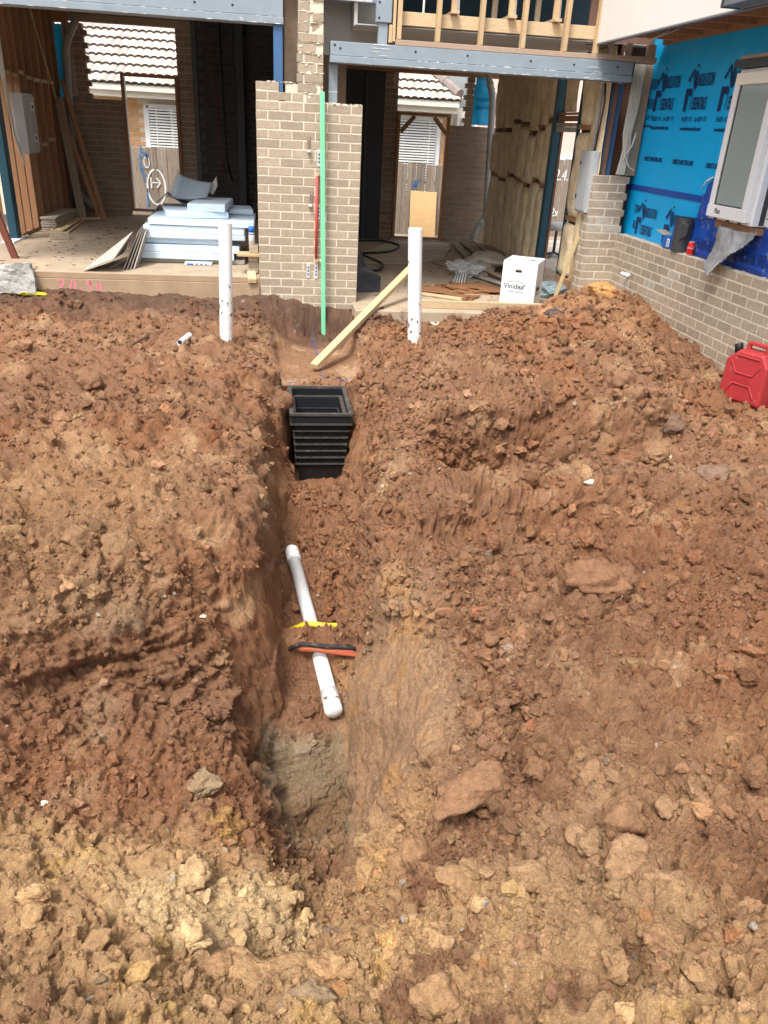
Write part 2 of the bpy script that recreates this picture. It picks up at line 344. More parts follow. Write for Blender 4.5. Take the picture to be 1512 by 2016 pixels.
# ------------------------------------------------------------------ the dug ground
ST = [
(0.6,[(-4.5,-0.25),(0.3,-0.2),(0.6,-0.4),(1.1,-0.5),(4.5,-0.5)]),
(-0.02,[(-4.5,-0.22),(-1.5,-0.22),(-0.1,-0.2),(0.25,-0.2),(0.5,-0.27),(0.75,-0.29),(1.1,-0.32),(1.5,-0.36),(3,-0.38),(3.6,-0.3),(4.5,-0.25)]),
(-0.14,[(-4.5,-0.25),(-1.5,-0.25),(-0.2,-0.23),(0.15,-0.27),(0.45,-0.45),(0.6,-0.62),(0.85,-0.62),(0.98,-0.46),(1.2,-0.4),(1.6,-0.4),(3,-0.38),(3.4,-0.2),(4.5,-0.15)]),
(-0.45,[(-4.5,-0.3),(-1.5,-0.33),(-0.2,-0.34),(0.1,-0.4),(0.3,-0.56),(0.55,-0.63),(0.9,-0.63),(1.02,-0.5),(1.15,-0.38),(1.6,-0.4),(2.3,-0.36),(2.9,-0.32),(3.4,-0.1),(3.8,-0.05),(4.5,-0.1)]),
(-1,[(-4.5,-0.33),(-1.5,-0.36),(-0.6,-0.36),(-0.2,-0.4),(0.05,-0.53),(0.2,-0.62),(0.9,-0.63),(1.03,-0.55),(1.25,-0.33),(1.7,-0.36),(2.3,-0.34),(2.8,-0.16),(3.2,0.08),(3.55,0.12),(3.85,-0.05),(4.5,-0.15)]),
(-1.7,[(-4.5,-0.28),(-1.3,-0.3),(-0.5,-0.31),(-0.1,-0.36),(0.08,-0.5),(0.22,-0.665),(0.85,-0.665),(0.98,-0.52),(1.15,-0.3),(1.5,-0.25),(2.1,-0.2),(2.6,-0.06),(3,0.16),(3.35,0.14),(3.7,-0.08),(4.5,-0.22)]),
(-1.86,[(-4.5,-0.27),(-1.2,-0.28),(-0.3,-0.3),(0,-0.42),(0.2,-0.665),(0.85,-0.665),(0.96,-0.54),(1.12,-0.3),(1.5,-0.2),(2,-0.15),(2.6,0.02),(2.95,0.14),(3.3,0.1),(3.65,-0.12),(4.5,-0.25)]),
(-1.935,[(-4.5,-0.27),(-1.2,-0.28),(-0.3,-0.29),(0,-0.42),(0.19,-0.665),(0.23,-0.95),(0.25,-1.25),(0.8,-1.25),(0.84,-0.9),(0.94,-0.665),(1.1,-0.32),(1.5,-0.18),(2,-0.13),(2.6,0.02),(2.95,0.12),(3.3,0.07),(3.65,-0.15),(4.5,-0.27)]),
(-2.7,[(-4.5,-0.25),(-1.1,-0.26),(-0.3,-0.29),(0.02,-0.4),(0.19,-0.58),(0.23,-0.95),(0.28,-1.25),(0.72,-1.25),(0.82,-0.95),(0.92,-0.6),(1.08,-0.34),(1.3,-0.18),(1.8,-0.02),(2.3,0.08),(2.7,0.17),(3.1,0),(3.45,-0.2),(4.5,-0.3)]),
(-3.2,[(-4.5,-0.25),(-1,-0.25),(0.005,-0.4),(0.075,-0.58),(0.145,-0.9),(0.2,-1.15),(0.33,-1.17),(0.5,-1.22),(0.7,-1.18),(0.83,-0.81),(0.96,-0.39),(1.12,-0.21),(1.4,-0.05),(1.9,-0.02),(2.4,0.04),(2.8,0.07),(3.1,-0.13),(3.4,-0.27),(4.5,-0.31)]),
(-3.8,[(-4.5,-0.23),(-1,-0.23),(-0.04,-0.4),(0.03,-0.58),(0.1,-0.9),(0.155,-1.19),(0.29,-1.21),(0.55,-1.21),(0.7,-1.1),(0.84,-0.65),(0.85,-0.67),(0.86,-0.65),(0.97,-0.37),(1.15,-0.23),(1.45,-0.17),(1.9,-0.15),(2.3,-0.1),(2.7,-0.08),(3.1,-0.25),(3.4,-0.31),(4.5,-0.31)]),
(-3.95,[(-4.5,-0.23),(-1,-0.24),(-0.3,-0.3),(-0.04,-0.4),(0.03,-0.58),(0.1,-0.9),(0.155,-1.2),(0.33,-1.22),(0.58,-1.22),(0.72,-1),(0.86,-0.63),(0.97,-0.39),(1.15,-0.35),(1.4,-0.62),(1.9,-0.68),(2.3,-0.58),(2.7,-0.4),(3.1,-0.29),(4.5,-0.31)]),
(-4.25,[(-4.5,-0.23),(-1,-0.24),(-0.3,-0.3),(-0.04,-0.4),(0.03,-0.58),(0.1,-0.9),(0.155,-1.2),(0.33,-1.22),(0.58,-1.22),(0.72,-1),(0.84,-0.58),(0.85,-0.61),(0.97,-0.39),(1.2,-0.43),(1.45,-0.72),(1.9,-0.76),(2.35,-0.66),(2.7,-0.45),(3.1,-0.33),(4.5,-0.3)]),
(-4.62,[(-4.5,-0.24),(-1,-0.25),(-0.3,-0.32),(-0.04,-0.4),(0.03,-0.58),(0.1,-0.9),(0.155,-1.24),(0.3,-1.26),(0.54,-1.26),(0.68,-1),(0.81,-0.55),(0.82,-0.57),(0.94,-0.35),(1.2,-0.37),(1.5,-0.62),(1.9,-0.64),(2.3,-0.56),(2.8,-0.4),(4.5,-0.3)]),
(-4.92,[(-4.5,-0.25),(-0.8,-0.27),(-0.3,-0.33),(-0.04,-0.4),(0.03,-0.58),(0.1,-0.9),(0.155,-1.26),(0.3,-1.28),(0.52,-1.28),(0.66,-1),(0.79,-0.63),(0.92,-0.31),(1.2,-0.2),(1.5,-0.27),(1.9,-0.26),(2.4,-0.26),(2.8,-0.24),(4.5,-0.28)]),
(-5,[(-4.5,-0.25),(-0.8,-0.28),(-0.3,-0.33),(-0.04,-0.4),(0.03,-0.58),(0.1,-0.9),(0.155,-1.135),(0.3,-1.155),(0.5,-1.15),(0.65,-0.98),(0.78,-0.62),(0.9,-0.29),(1.2,-0.15),(1.5,-0.17),(1.9,-0.19),(2.4,-0.19),(2.8,-0.2),(4.5,-0.26)]),
(-5.14,[(-4.5,-0.26),(-0.8,-0.3),(-0.3,-0.35),(-0.04,-0.4),(0.03,-0.58),(0.1,-0.9),(0.155,-1.15),(0.3,-1.17),(0.48,-1.165),(0.63,-0.98),(0.77,-0.63),(0.9,-0.31),(1.2,-0.2),(1.5,-0.21),(1.9,-0.23),(2.4,-0.24),(4.5,-0.28)]),
(-5.215,[(-4.5,-0.26),(-0.8,-0.31),(-0.3,-0.36),(-0.04,-0.44),(0.04,-0.64),(0.1,-0.95),(0.155,-1.27),(0.3,-1.3),(0.5,-1.3),(0.58,-1.2),(0.76,-0.8),(0.92,-0.5),(1.2,-0.37),(1.5,-0.32),(2.2,-0.31),(4.5,-0.28)]),
(-5.45,[(-4.5,-0.28),(-0.8,-0.33),(-0.4,-0.38),(-0.02,-0.5),(0.03,-0.68),(0.09,-0.98),(0.145,-1.3),(0.3,-1.34),(0.5,-1.35),(0.55,-1.25),(0.76,-0.8),(0.95,-0.52),(1.3,-0.42),(1.6,-0.38),(2.2,-0.36),(3,-0.3),(4.5,-0.3)]),
(-5.62,[(-4.5,-0.3),(-0.8,-0.36),(-0.4,-0.44),(-0.2,-0.62),(-0.05,-0.88),(0.06,-1.2),(0.14,-1.36),(0.3,-1.38),(0.49,-1.39),(0.53,-1.28),(0.74,-0.85),(0.96,-0.54),(1.3,-0.44),(1.6,-0.4),(2.2,-0.38),(4.5,-0.3)]),
(-5.78,[(-4.5,-0.34),(-0.9,-0.43),(-0.5,-0.5),(-0.25,-0.68),(-0.08,-0.9),(0.03,-1.2),(0.12,-1.45),(0.3,-1.5),(0.485,-1.51),(0.51,-1.4),(0.72,-0.92),(0.96,-0.58),(1.2,-0.5),(1.6,-0.43),(2.2,-0.4),(4.5,-0.3)]),
(-6.02,[(-4.5,-0.48),(-1,-0.62),(-0.6,-0.76),(-0.3,-0.92),(-0.06,-1.1),(0.04,-1.34),(0.12,-1.58),(0.3,-1.68),(0.475,-1.7),(0.5,-1.56),(0.7,-0.98),(0.9,-0.66),(1.2,-0.57),(1.7,-0.48),(2.5,-0.4),(4.5,-0.3)]),
(-6.35,[(-4.5,-0.55),(-1,-0.78),(-0.6,-0.88),(-0.2,-1),(0.03,-1.16),(0.11,-1.44),(0.25,-1.66),(0.46,-1.66),(0.485,-1.5),(0.66,-1),(0.8,-0.76),(1,-0.7),(1.3,-0.63),(1.7,-0.52),(2.2,-0.45),(4.5,-0.32)]),
(-6.58,[(-4.5,-0.58),(-1,-0.8),(-0.6,-0.95),(-0.1,-1.12),(0.1,-1.36),(0.25,-1.5),(0.42,-1.48),(0.5,-1.3),(0.62,-1),(0.8,-0.8),(1.1,-0.73),(1.5,-0.58),(2.2,-0.45),(4.5,-0.33)]),
(-6.75,[(-4.5,-0.6),(-1,-0.82),(-0.4,-0.97),(0,-1.12),(0.15,-1.32),(0.3,-1.4),(0.42,-1.35),(0.55,-1.1),(0.75,-0.94),(1.1,-0.77),(1.5,-0.6),(2.2,-0.45),(4.5,-0.35)]),
(-7.2,[(-4.5,-0.5),(-0.8,-0.75),(-0.2,-0.9),(0.2,-1),(0.45,-0.98),(0.7,-0.82),(1,-0.7),(1.5,-0.55),(2.2,-0.42),(4.5,-0.35)]),
(-7.6,[(-4.5,-0.42),(-0.8,-0.55),(0,-0.65),(0.4,-0.68),(0.8,-0.6),(1.3,-0.5),(2.2,-0.36),(4.5,-0.3)]),
(-8.2,[(-4.5,-0.22),(0,-0.28),(1,-0.26),(4.5,-0.2)]),
(-8.9,[(-4.5,-0.1),(4.5,-0.08)]),
(-11,[(-4.5,-0.08),(4.5,-0.08)])]
ST = ST[::-1]
def ground_z(X, Y):
    """base height of the dug ground"""
    ys = np.array([s[0] for s in ST]); Y = np.clip(Y, ys[0], ys[-1]-1e-6)
    j = np.clip(np.searchsorted(ys, Y, side='right')-1, 0, len(ys)-2); out = np.zeros_like(X)
    for i in range(len(ST)-1):
        m = j == i
        if not m.any(): continue
        x = X[m]; a = ST[i][1]; b = ST[i+1][1]; t = (Y[m]-ys[i])/(ys[i+1]-ys[i])
        za = np.interp(x,[p[0] for p in a],[p[1] for p in a]); zb = np.interp(x,[p[0] for p in b],[p[1] for p in b])
        out[m] = za*(1-t)+zb*t
    return out
def bump2(X,Y,cx,cy,rx,ry): return np.exp(-((X-cx)/rx)**2-((Y-cy)/ry)**2)
def trench_x(Y): return np.interp(Y,[-6.6,-6,-5.5,-5,-4.2,-3.2,-2],[.27,.29,.36,.38,.42,.52,.54])
def rough_map(X,Y,Z):
    r = np.ones_like(X)
    r *= 1-.8*sstep(-1.9,-1.6,Y)*sstep(.0,.2,X)*(1-sstep(.95,1.05,X))*(1-sstep(-.3,-.1,Y))      # flat dug bay by the pier
    r *= 1-.9*np.clip(1.7*bump2(X,Y,.66-.12*(Y+5.9),-5.9,.21,.55),0,1)             # scraped clay wall, right
    r *= 1-.55*(Z<-.62)*(X<.3)*(X>-.1)*sstep(-6.2,-6.0,Y)*(1-sstep(-3.4,-3.0,Y))  # left trench wall
    r *= 1-.85*np.clip(1.4*bump2(X,Y,.24,-5.9,.17,.22),0,1)                                         # scraped step face
    r *= 1-.55*bump2(X,Y,.4,-4.9,.16,.16)
    r *= 1-.6*bump2(X,Y,.53,-2.6,.45,.5)*(Z<-.65)
    r *= 1-.45*bump2(X,Y,-.1,-6.95,.35,.18)                                     # smeared yellow sand
    r *= 1-.35*bump2(X,Y,1.8,-4.15,.5,.3)
    r *= 1-.3*bump2(X,Y,-.4,-1.6,.7,.5)
    r *= 1-.6*sstep(-.35,-.1,Y)
    return np.clip(r,.06,1)
def soil_rgb(P):
    X,Y,Z = P[:,0],P[:,1],P[:,2]; n1 = fbm(P,.7,4,40); n2 = fbm(P,.22,4,50); n3 = fbm(P,.06,3,60)
    def C(c): return np.array(c,np.float32)[None,:]
    c = np.repeat(C((.285,.148,.083)), len(P), 0)
    def mixin(col, w):
        nonlocal c
        w = np.clip(w,0,1)[:,None]; c = c*(1-w)+C(col)*w
    mixin((.31,.141,.07), .7*sstep(-.1,.6,n1+.3*n2))                           # redder patches
    mixin((.33,.19,.11), .6*sstep(.0,.7,n2+.35*n3-.3*n1))                     # paler brown
    mixin((.38,.2,.1), .7*sstep(.2,.8,bump2(X,Y,3.15,-1.6,.75,1.2)+.25*n2)*sstep(-.25,.05,Z)) # orange heap
    mixin((.27,.128,.068), .65*sstep(1.2,2.0,X)*(1-sstep(-5.4,-4.9,Y))*sstep(-.5,.3,n1+.2*n2))
    mixin((.4,.245,.125), .45*sstep(.1,.6,bump2(X,Y,-.9,-5.1,.5,.7)+.35*n2))      # khaki streaks, left bank
    mixin((.44,.275,.15), .6*sstep(.15,.6,bump2(X,Y,.13,-3.8,.1,.7)+.4*n2))    # khaki lip of the trench
    yl = (1-sstep(-6.75,-6.25,Y+.22*n1+.12*n2))*(1-.8*sstep(.4,.85,X-.75*(1-sstep(-7.35,-6.95,Y))+.2*n1+.1*n2))
    mixin((.54,.335,.168), .85*yl*sstep(-.75,.35,n2+.5*n3+.5))                     # yellow clay in front
    mixin((.68,.48,.26), .85*yl*sstep(.25,.8,bump2(X,Y,-.08,-6.95,.33,.2)*1.2+.4*n2))
    mixin((.56,.34,.1), .5*yl*sstep(.75,1.05,n2+.6*n3))
    mixin((.55,.33,.1), .55*sstep(.55,.9,bump2(X,Y,-.03,-6.5,.14,.14)+.5*n3))
    mixin((.4,.25,.14), .5*sstep(.2,.7,bump2(X,Y,1.05,-7.2,.3,.4)+.3*n2))
    wall = sstep(-.5,-.62,Z+.08*n2)*sstep(-6.7,-6.4,Y)*(1-sstep(-5.4,-5.0,Y))*sstep(.42,.48,X)*(1-sstep(.85,1.0,X+.1*n2))
    mixin((.4,.245,.14), .9*wall); mixin((.44,.23,.09), .6*wall*sstep(.1,.5,n2)); mixin((.3,.2,.13), .45*wall*sstep(.25,.6,-n2+.3*n3))
    step = sstep(-1.2,-1.3,Z)*sstep(-6.25,-6.12,Y)*(1-sstep(-5.7,-5.58,Y+.06*n2))*sstep(-.06,.03,X+.05*n2)*(1-sstep(.46,.5,X))
    mixin((.29,.225,.14), .85*step); mixin((.46,.4,.29), .4*step*sstep(-.05,.3,n2+.5*n3)*(Z>-1.6)); mixin((.28,.15,.07), .6*step*(1-sstep(-1.62,-1.5,Z)))
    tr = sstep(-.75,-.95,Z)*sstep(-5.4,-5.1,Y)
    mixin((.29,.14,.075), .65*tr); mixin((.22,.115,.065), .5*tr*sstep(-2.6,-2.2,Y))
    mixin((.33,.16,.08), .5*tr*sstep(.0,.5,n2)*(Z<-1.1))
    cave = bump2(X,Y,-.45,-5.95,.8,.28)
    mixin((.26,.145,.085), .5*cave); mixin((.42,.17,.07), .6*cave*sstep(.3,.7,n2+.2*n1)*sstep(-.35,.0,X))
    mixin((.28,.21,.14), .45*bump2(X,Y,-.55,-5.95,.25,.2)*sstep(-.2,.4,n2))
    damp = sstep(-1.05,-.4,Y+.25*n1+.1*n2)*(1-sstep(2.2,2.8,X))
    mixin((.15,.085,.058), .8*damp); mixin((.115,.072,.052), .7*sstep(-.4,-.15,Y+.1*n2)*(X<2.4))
    bay = sstep(-1.95,-1.7,Y)*(1-sstep(-.75,-.5,Y))*sstep(.02,.2,X)*(1-sstep(.95,1.1,X))
    mixin((.35,.195,.11), .75*bay); mixin((.48,.33,.21), .6*bay*sstep(.2,.6,n2+.4*n3))
    mixin((.42,.27,.16), .5*bump2(X,Y,-.35,-1.75,.5,.25)*sstep(-.3,.3,n2))
    mixin((.2,.12,.07), .6*bump2(X,Y,1.9,-4.35,.5,.22))  # dark brown hollow on the right, its shade put into the colour too
    mixin((.23,.125,.075), .35*sstep(.35,.8,n3-.3*n2))
    mixin((.55,.47,.36), .5*sstep(1.3,1.5,n3+.4*n2))                          # pale gravel flecks
    return np.clip(c*(1+.1*n3+.08*n2)[:,None],.01,.9)
def displace(P, N, dist):
    X,Y,Z = P[:,0],P[:,1],P[:,2]; R = rough_map(X,Y,Z)
    big = fbm(P,.55,3,1)+sstep(.9,1.4,X)*1.3*fbm(P,.5,2,91); clump = sstep(-.5,.5,fbm(P,.4,2,9))
    d = .045*big*np.minimum(R*1.5,1)
    d += R*(.035*lumps(P,.26,100)+.05*clods(P,.24,120,.2))*clump
    d += R*(.012*lumps(P,.115,200)+.034*clods(P,.1,220,.2))*(.35+.65*clump)
    d += R*(.005*lumps(P,.05,300)+.017*clods(P,.046,320,.25))
    d += R*.008*clods(P,.021,420,.3)*(dist<7)
    lr = sstep(.75,1.1,X)*(1-sstep(-5.6,-5.2,Y)); d += R*lr*(.05*lumps(P,.16,700)+.05*clods(P,.13,720,.22))
    d += R*.03*fbm(P,.09,4,20,.62)+R*.006*vnoise(P/.014,33)
    d += .0045*fbm(P,.035,3,90,.6)
    cave = bump2(X,Y,-.4,-5.92,.85,.22)
    Q = P*np.array([1,1,2.2],np.float32)
    Q = P*np.array([.8,1,3.],np.float32)+.08*big[:,None]
    d += cave*.05*fbm(Q,.2,4,70,.6) - .055*cave*sstep(.1,.35,fbm(Q,.3,3,75)) + cave*.03*clods(P,.07,600)+cave*.015*fbm(P,.03,2,610)
    cl = bump2(X,Y,.78,-6.6,.2,.25)+.8*bump2(X,Y,1.0,-6.5,.12,.15)
    d += cl*(.03*lumps(P,.16,500)+.06*clods(P,.15,510))
    rd = bump2(X,Y,1.7,-5.15,.8,.16); d += rd*(.04*fbm(P,.16,3,80)+.04*clods(P,.12,520))
    return d
NR, NC = 980, 690
def build_ground():
    # rows get wider apart with distance, columns fan out: even detail everywhere it can be seen
    aa = np.linspace(-.62,.74,4000); w = np.cumsum(1+1.7*sstep(-.12,-.05,aa)*(1-sstep(.22,.32,aa))); AM = np.interp(np.linspace(w[0],w[-1],NC),w,aa)   # more columns along the trench
    t = np.linspace(0,1,NR); H0 = .62
    yy_ = -8.8149+H0*np.power(9.42/H0,np.linspace(0,1,6000)); w = np.cumsum(1+1.3*((yy_>-4.0)&(yy_<-3.75))+.7*((yy_>-6.15)&(yy_<-5.5))+1.*((yy_>-1.96)&(yy_<-1.84))); ys = np.interp(np.linspace(w[0],w[-1],NR),w,yy_)   # more rows where the ground drops
    near = np.linspace(-9.6, ys[0], 30)[:-1]; ys = np.concatenate([near, ys])
    a = np.concatenate([np.linspace(-1.15,-.62,80)[:-1], AM, np.linspace(.74,1.2,50)[1:]])
    YY, AA = np.meshgrid(ys, a, indexing='ij')
    XX = .13 + .1*(YY+8.8) + (np.maximum(YY+8.8149,.3)+.55)*np.tan(AA)*.86
    X = np.clip(XX.ravel(),-4.4,4.4).astype(np.float64); Y = YY.ravel()
    # clipped columns would coincide: spread them a hair
    X = X + (XX.ravel()-X)*1e-4
    nr, nc = len(ys), len(a)
    Z = ground_z(X,Y)
    wob = np.stack([X,Y,Z],1)
    X2 = X+.035*fbm(wob,.3,3,31); Y2 = Y+.05*fbm(wob,.3,3,35)
    Z = ground_z(X2,Y2).reshape(nr,nc)
    # soften the section creases a little
    for _ in range(2):
        Zp = np.pad(Z,1,mode='edge'); Z = (Zp[1:-1,1:-1]*2+Zp[:-2,1:-1]+Zp[2:,1:-1]+Zp[1:-1,:-2]+Zp[1:-1,2:])/6
    P = np.stack([X.reshape(nr,nc),Y.reshape(nr,nc),Z],2)
    def normals(P):
        du = np.gradient(P,axis=1); dv = np.gradient(P,axis=0); n = np.cross(du,dv); n /= np.linalg.norm(n,axis=2,keepdims=True)+1e-12
        return n
    Nn = normals(P); Ns = Nn.copy()
    for _ in range(6):
        for ax in (0,1): Ns = (np.roll(Ns,1,ax)+2*Ns+np.roll(Ns,-1,ax))/4
    Ns /= np.linalg.norm(Ns,axis=2,keepdims=True)+1e-9; Ns[:2]=Nn[:2]; Ns[-2:]=Nn[-2:]; Ns[:,:2]=Nn[:,:2]; Ns[:,-2:]=Nn[:,-2:]
    F = P.reshape(-1,3); n = Ns.reshape(-1,3)
    dist = np.linalg.norm(F-np.array(CAM),axis=1)
    F2 = F+n*displace(F,n,dist)[:,None]
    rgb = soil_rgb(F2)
    me = bpy.data.meshes.new('ground'); i = np.arange(nr*nc).reshape(nr,nc)
    q = np.stack([i[:-1,:-1],i[:-1,1:],i[1:,1:],i[1:,:-1]],2).reshape(-1,4)
    me.vertices.add(len(F2)); me.vertices.foreach_set('co',F2.astype(np.float32).ravel())
    me.loops.add(len(q)*4); me.loops.foreach_set('vertex_index',q.ravel().astype(np.int32))
    me.polygons.add(len(q)); me.polygons.foreach_set('loop_start',(np.arange(len(q))*4).astype(np.int32)); me.polygons.foreach_set('loop_total',np.full(len(q),4,np.int32))
    me.update(calc_edges=True); me.polygons.foreach_set('use_smooth',[True]*len(q))
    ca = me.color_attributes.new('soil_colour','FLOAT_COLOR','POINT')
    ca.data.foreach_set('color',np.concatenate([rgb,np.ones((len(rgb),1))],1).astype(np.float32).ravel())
    tag(obj('ground',me,'soil'),kind='structure')
    return F2.reshape(nr,nc,3), normals(F2.reshape(nr,nc,3)), rgb.reshape(nr,nc,3)
GP, GN, GC = build_ground()
def near_ground(x, y):
    """finished ground point next to x, y"""
    d = (GP[:,:,0]-x)**2+(GP[:,:,1]-y)**2; k = np.unravel_index(np.argmin(d),d.shape)
    return Vector(GP[k]), Vector(GN[k]), GC[k]
def ico(n):
    bm = bmesh.new(); bmesh.ops.create_icosphere(bm,subdivisions=n,radius=1); bm.verts.ensure_lookup_table()
    v = np.array([x.co[:] for x in bm.verts]); f = np.array([[w.index for w in p.verts] for p in bm.faces]); bm.free(); return v,f
ICO = {n: ico(n) for n in (1,2,3,4)}
def clod_shape(n, seed, rough=1., angular=.5):
    """one irregular lump of earth or stone, radius about 1"""
    v,f = ICO[n]; r = np.random.default_rng(seed); o = r.uniform(-50,50,3); v = v.copy()
    sc = np.array([1,r.uniform(.7,1),r.uniform(.55,.85)])
    for _ in range(int(5+5*angular)):                          # broken faces
        a = r.normal(size=3); a /= np.linalg.norm(a); h = r.uniform(.5,.9); d = v@a; m = d > h; v[m] -= np.outer(d[m]-h,a)*.95
    dd = .28*fbm(v+o,.8,3,5,.6)*rough+(.1*r.normal(size=len(v)) if n < 3 else 0)
    if n > 1: dd = dd+.14*rough*lumps(v+o,.6,7)
    if n > 2: dd = dd+.1*rough*lumps(v+o,.3,9)+.06*rough*fbm(v+o,.22,2,3)
    if n > 3: dd = dd+.045*rough*lumps(v+o,.14,19)+.03*rough*fbm(v+o,.1,2,23)
    v = v*(1+dd)[:,None]*sc
    return v,f
def join_clods(name, pos, nrm, rgb, size, label, cat):
    """thousands of crumbs in one mesh"""
    VS,FS,CS,k = [],[],[],0
    dist = np.linalg.norm(pos-np.array(CAM),axis=1); px = size/dist*1524
    for lod,lo,hi,nv in ((1,0,12,14),(2,12,36,14),(3,36,1e9,10)):
        pro = [clod_shape(lod,900+lod*20+i) for i in range(nv)]
        idx = np.where((px>=lo)&(px<hi))[0]; pick = rng.integers(0,nv,len(idx))
        for p in range(nv):
            ii = idx[pick==p]
            if len(ii) == 0: continue
            v,f = pro[p]; q = rng.normal(size=(len(ii),4)); q /= np.linalg.norm(q,axis=1,keepdims=True)
            w,x,y,z = q.T
            Rm = np.stack([1-2*(y*y+z*z),2*(x*y-z*w),2*(x*z+y*w),2*(x*y+z*w),1-2*(x*x+z*z),2*(y*z-x*w),2*(x*z-y*w),2*(y*z+x*w),1-2*(x*x+y*y)],1).reshape(-1,3,3)
            V = np.einsum('nij,vj->nvi',Rm,v)*(size[ii]/2)[:,None,None]+pos[ii][:,None,:]+nrm[ii][:,None,:]*(size[ii]*.18)[:,None,None]
            VS.append(V.reshape(-1,3)); FS.append((f[None]+(np.arange(len(ii))*len(v))[:,None,None]+k).reshape(-1,3)); k += len(ii)*len(v)
            CS.append(np.repeat(rgb[ii],len(v),0))
    V = np.concatenate(VS); Fc = np.concatenate(FS); Cc = np.concatenate(CS)
    print('CRUMBS',len(pos),len(Fc),[int(((px>=a)&(px<b)).sum()) for a,b in ((0,7),(7,26),(26,999))])
    me = bpy.data.meshes.new(name); me.vertices.add(len(V)); me.vertices.foreach_set('co',V.astype(np.float32).ravel())
    me.loops.add(len(Fc)*3); me.loops.foreach_set('vertex_index',Fc.ravel().astype(np.int32)); me.polygons.add(len(Fc))
    me.polygons.foreach_set('loop_start',(np.arange(len(Fc))*3).astype(np.int32)); me.polygons.foreach_set('loop_total',np.full(len(Fc),3,np.int32))
    me.update(calc_edges=True); me.polygons.foreach_set('use_smooth',[False]*len(Fc))
    ca = me.color_attributes.new('soil_colour','FLOAT_COLOR','POINT'); ca.data.foreach_set('color',np.concatenate([Cc,np.ones((len(Cc),1))],1).astype(np.float32).ravel())
    return tag(obj(name,me,'soil'),label,cat,kind='stuff')
def blocked(p):
    """places where no loose earth lies: pit, pipes, chalk line bay keeps only crumbs"""
    x,y = p[:,0],p[:,1]
    b = (x>.2)&(x<.85)&(y>-2.78)&(y<-1.88)
    b |= (np.abs(x-(.247+(y+4.089)*-.1238))<.075)&(y<-4.02)&(y>-5.65)
    b |= (y>-.03)|(x>4.02)
    return b
def scatter():
    nr,nc,_ = GP.shape; N = 60000
    r0 = rng.integers(31,nr-2,N*2); c0 = rng.integers(2,nc-2,N*2)
    p = GP[r0,c0]; n = GN[r0,c0]; c = GC[r0,c0]; X,Y,Z = p.T
    dens = .3+.7*sstep(-.3,.35,fbm(p,.4,3,90)); dens = dens*(.12+.88*np.clip(rough_map(X,Y,Z),0,1)**1.2)
    dens *= np.where(n[:,2]<.5,.8,1)
    dens = np.maximum(dens, .9*bump2(X,Y,2.9,-2.9,.8,1.3))            # stony flank of the right heap
    keep = (rng.random(N*2)<dens)&~blocked(p); p,n,c = p[keep],n[keep],c[keep]
    dist = np.linalg.norm(p-np.array(CAM),axis=1); u = rng.random(len(p)); X,Y,Z = p.T
    s = .0030*dist*np.power(1-u,-1/(2.25-.45*sstep(.8,1.2,X)*(1-sstep(-5.4,-5.,Y)))); cap = .045+.06*rng.random(len(p)); s = np.minimum(s,cap)
    s *= np.clip(rough_map(X,Y,Z)*1.6,.25,1)
    s *= 1+.7*bump2(X,Y,2.9,-2.9,.8,1.2)
    c = np.clip(c*(1.03+.13*rng.normal(size=(len(p),1)))*(1+.02*rng.normal(size=(len(p),3))),.02,.8)
    g = rng.random(len(p)); pale = g<.004
    c[pale] = np.array([.5,.43,.34])*(.7+.5*rng.random((pale.sum(),1))); s[pale] = np.minimum(s[pale],.028)
    grey = (g>.007)&(g<.011); c[grey] = np.array([.27,.19,.14])*(.7+.5*rng.random((grey.sum(),1)))
    red = (g>.02)&(g<.04); c[red] = c[red]*np.array([1.12,.92,.82])
    return p,n,c,s,dist
CP,CN,CC,CS_,CDIST = scatter()
big_order = np.argsort(-CS_/CDIST)
BIG = []
for k in big_order:                                   # the largest loose clods become things of their own
    if len(BIG) >= 170: break
    if CS_[k]/CDIST[k]*1524 < 16: break
    BIG.append(k)
msk = np.ones(len(CP),bool); msk[BIG] = False
join_clods('earth_crumbs',CP[msk],CN[msk],CC[msk],CS_[msk],'loose brown crumbs and pebbles of earth scattered all over the dug ground','loose earth')
def zone(p, c, s):
    x,y = p[0],p[1]; v = c[0]*.35+c[1]*.5+c[2]*.15; size = 'small' if s < .04 else 'fist sized' if s < .065 else 'big'
    if y < -6.35:
        tone = 'pale tan' if v > .33 else 'dull tan' if v > .26 else 'brown'
        place = 'at lower left' if x < -.35 else 'below the trench step' if x < .3 else 'before the clay slab' if x < .75 else 'at lower right' if x < 1.3 else 'at far lower right'
        row = 'near the bottom edge' if y < -7.35 else 'mid foreground' if y < -6.9 else 'by the trench end'
        return (f'{size} {tone} clod {place}, {row}','clods in the foreground')
    tone = 'pale brown' if v > .24 else 'brown' if v > .18 else 'dark brown'
    if x < .2: return (f'{size} {tone} clod on the left bank, '+('level with the trench pipe' if y < -4 else 'level with the black pit'),'clods on the left bank')
    if x < .8 and y < -1.9: return (f'{size} {tone} clod fallen into the trench','clods fallen in the trench')
    if y < -4.7: return (f'{size} {tone} clod right of the white trench pipe, '+('close to the trench' if x < 1.4 else 'out on the low ridge'),'clods on the right ridge')
    return (f'{size} {tone} clod on the heap before the low brick wall, '+('near the jerry can' if x > 2.6 else 'towards the pit'),'clods on the right heap')
CLOD_ME = []
for i in range(14):
    v,f = clod_shape(4,3000+i,1.1,.8); me = bpy.data.meshes.new('clod'); me.from_pydata(v.tolist(),[],f.tolist()); me.materials.append(M['clod'])
    me.polygons.foreach_set('use_smooth',[True]*len(me.polygons)); CLOD_ME.append(me)
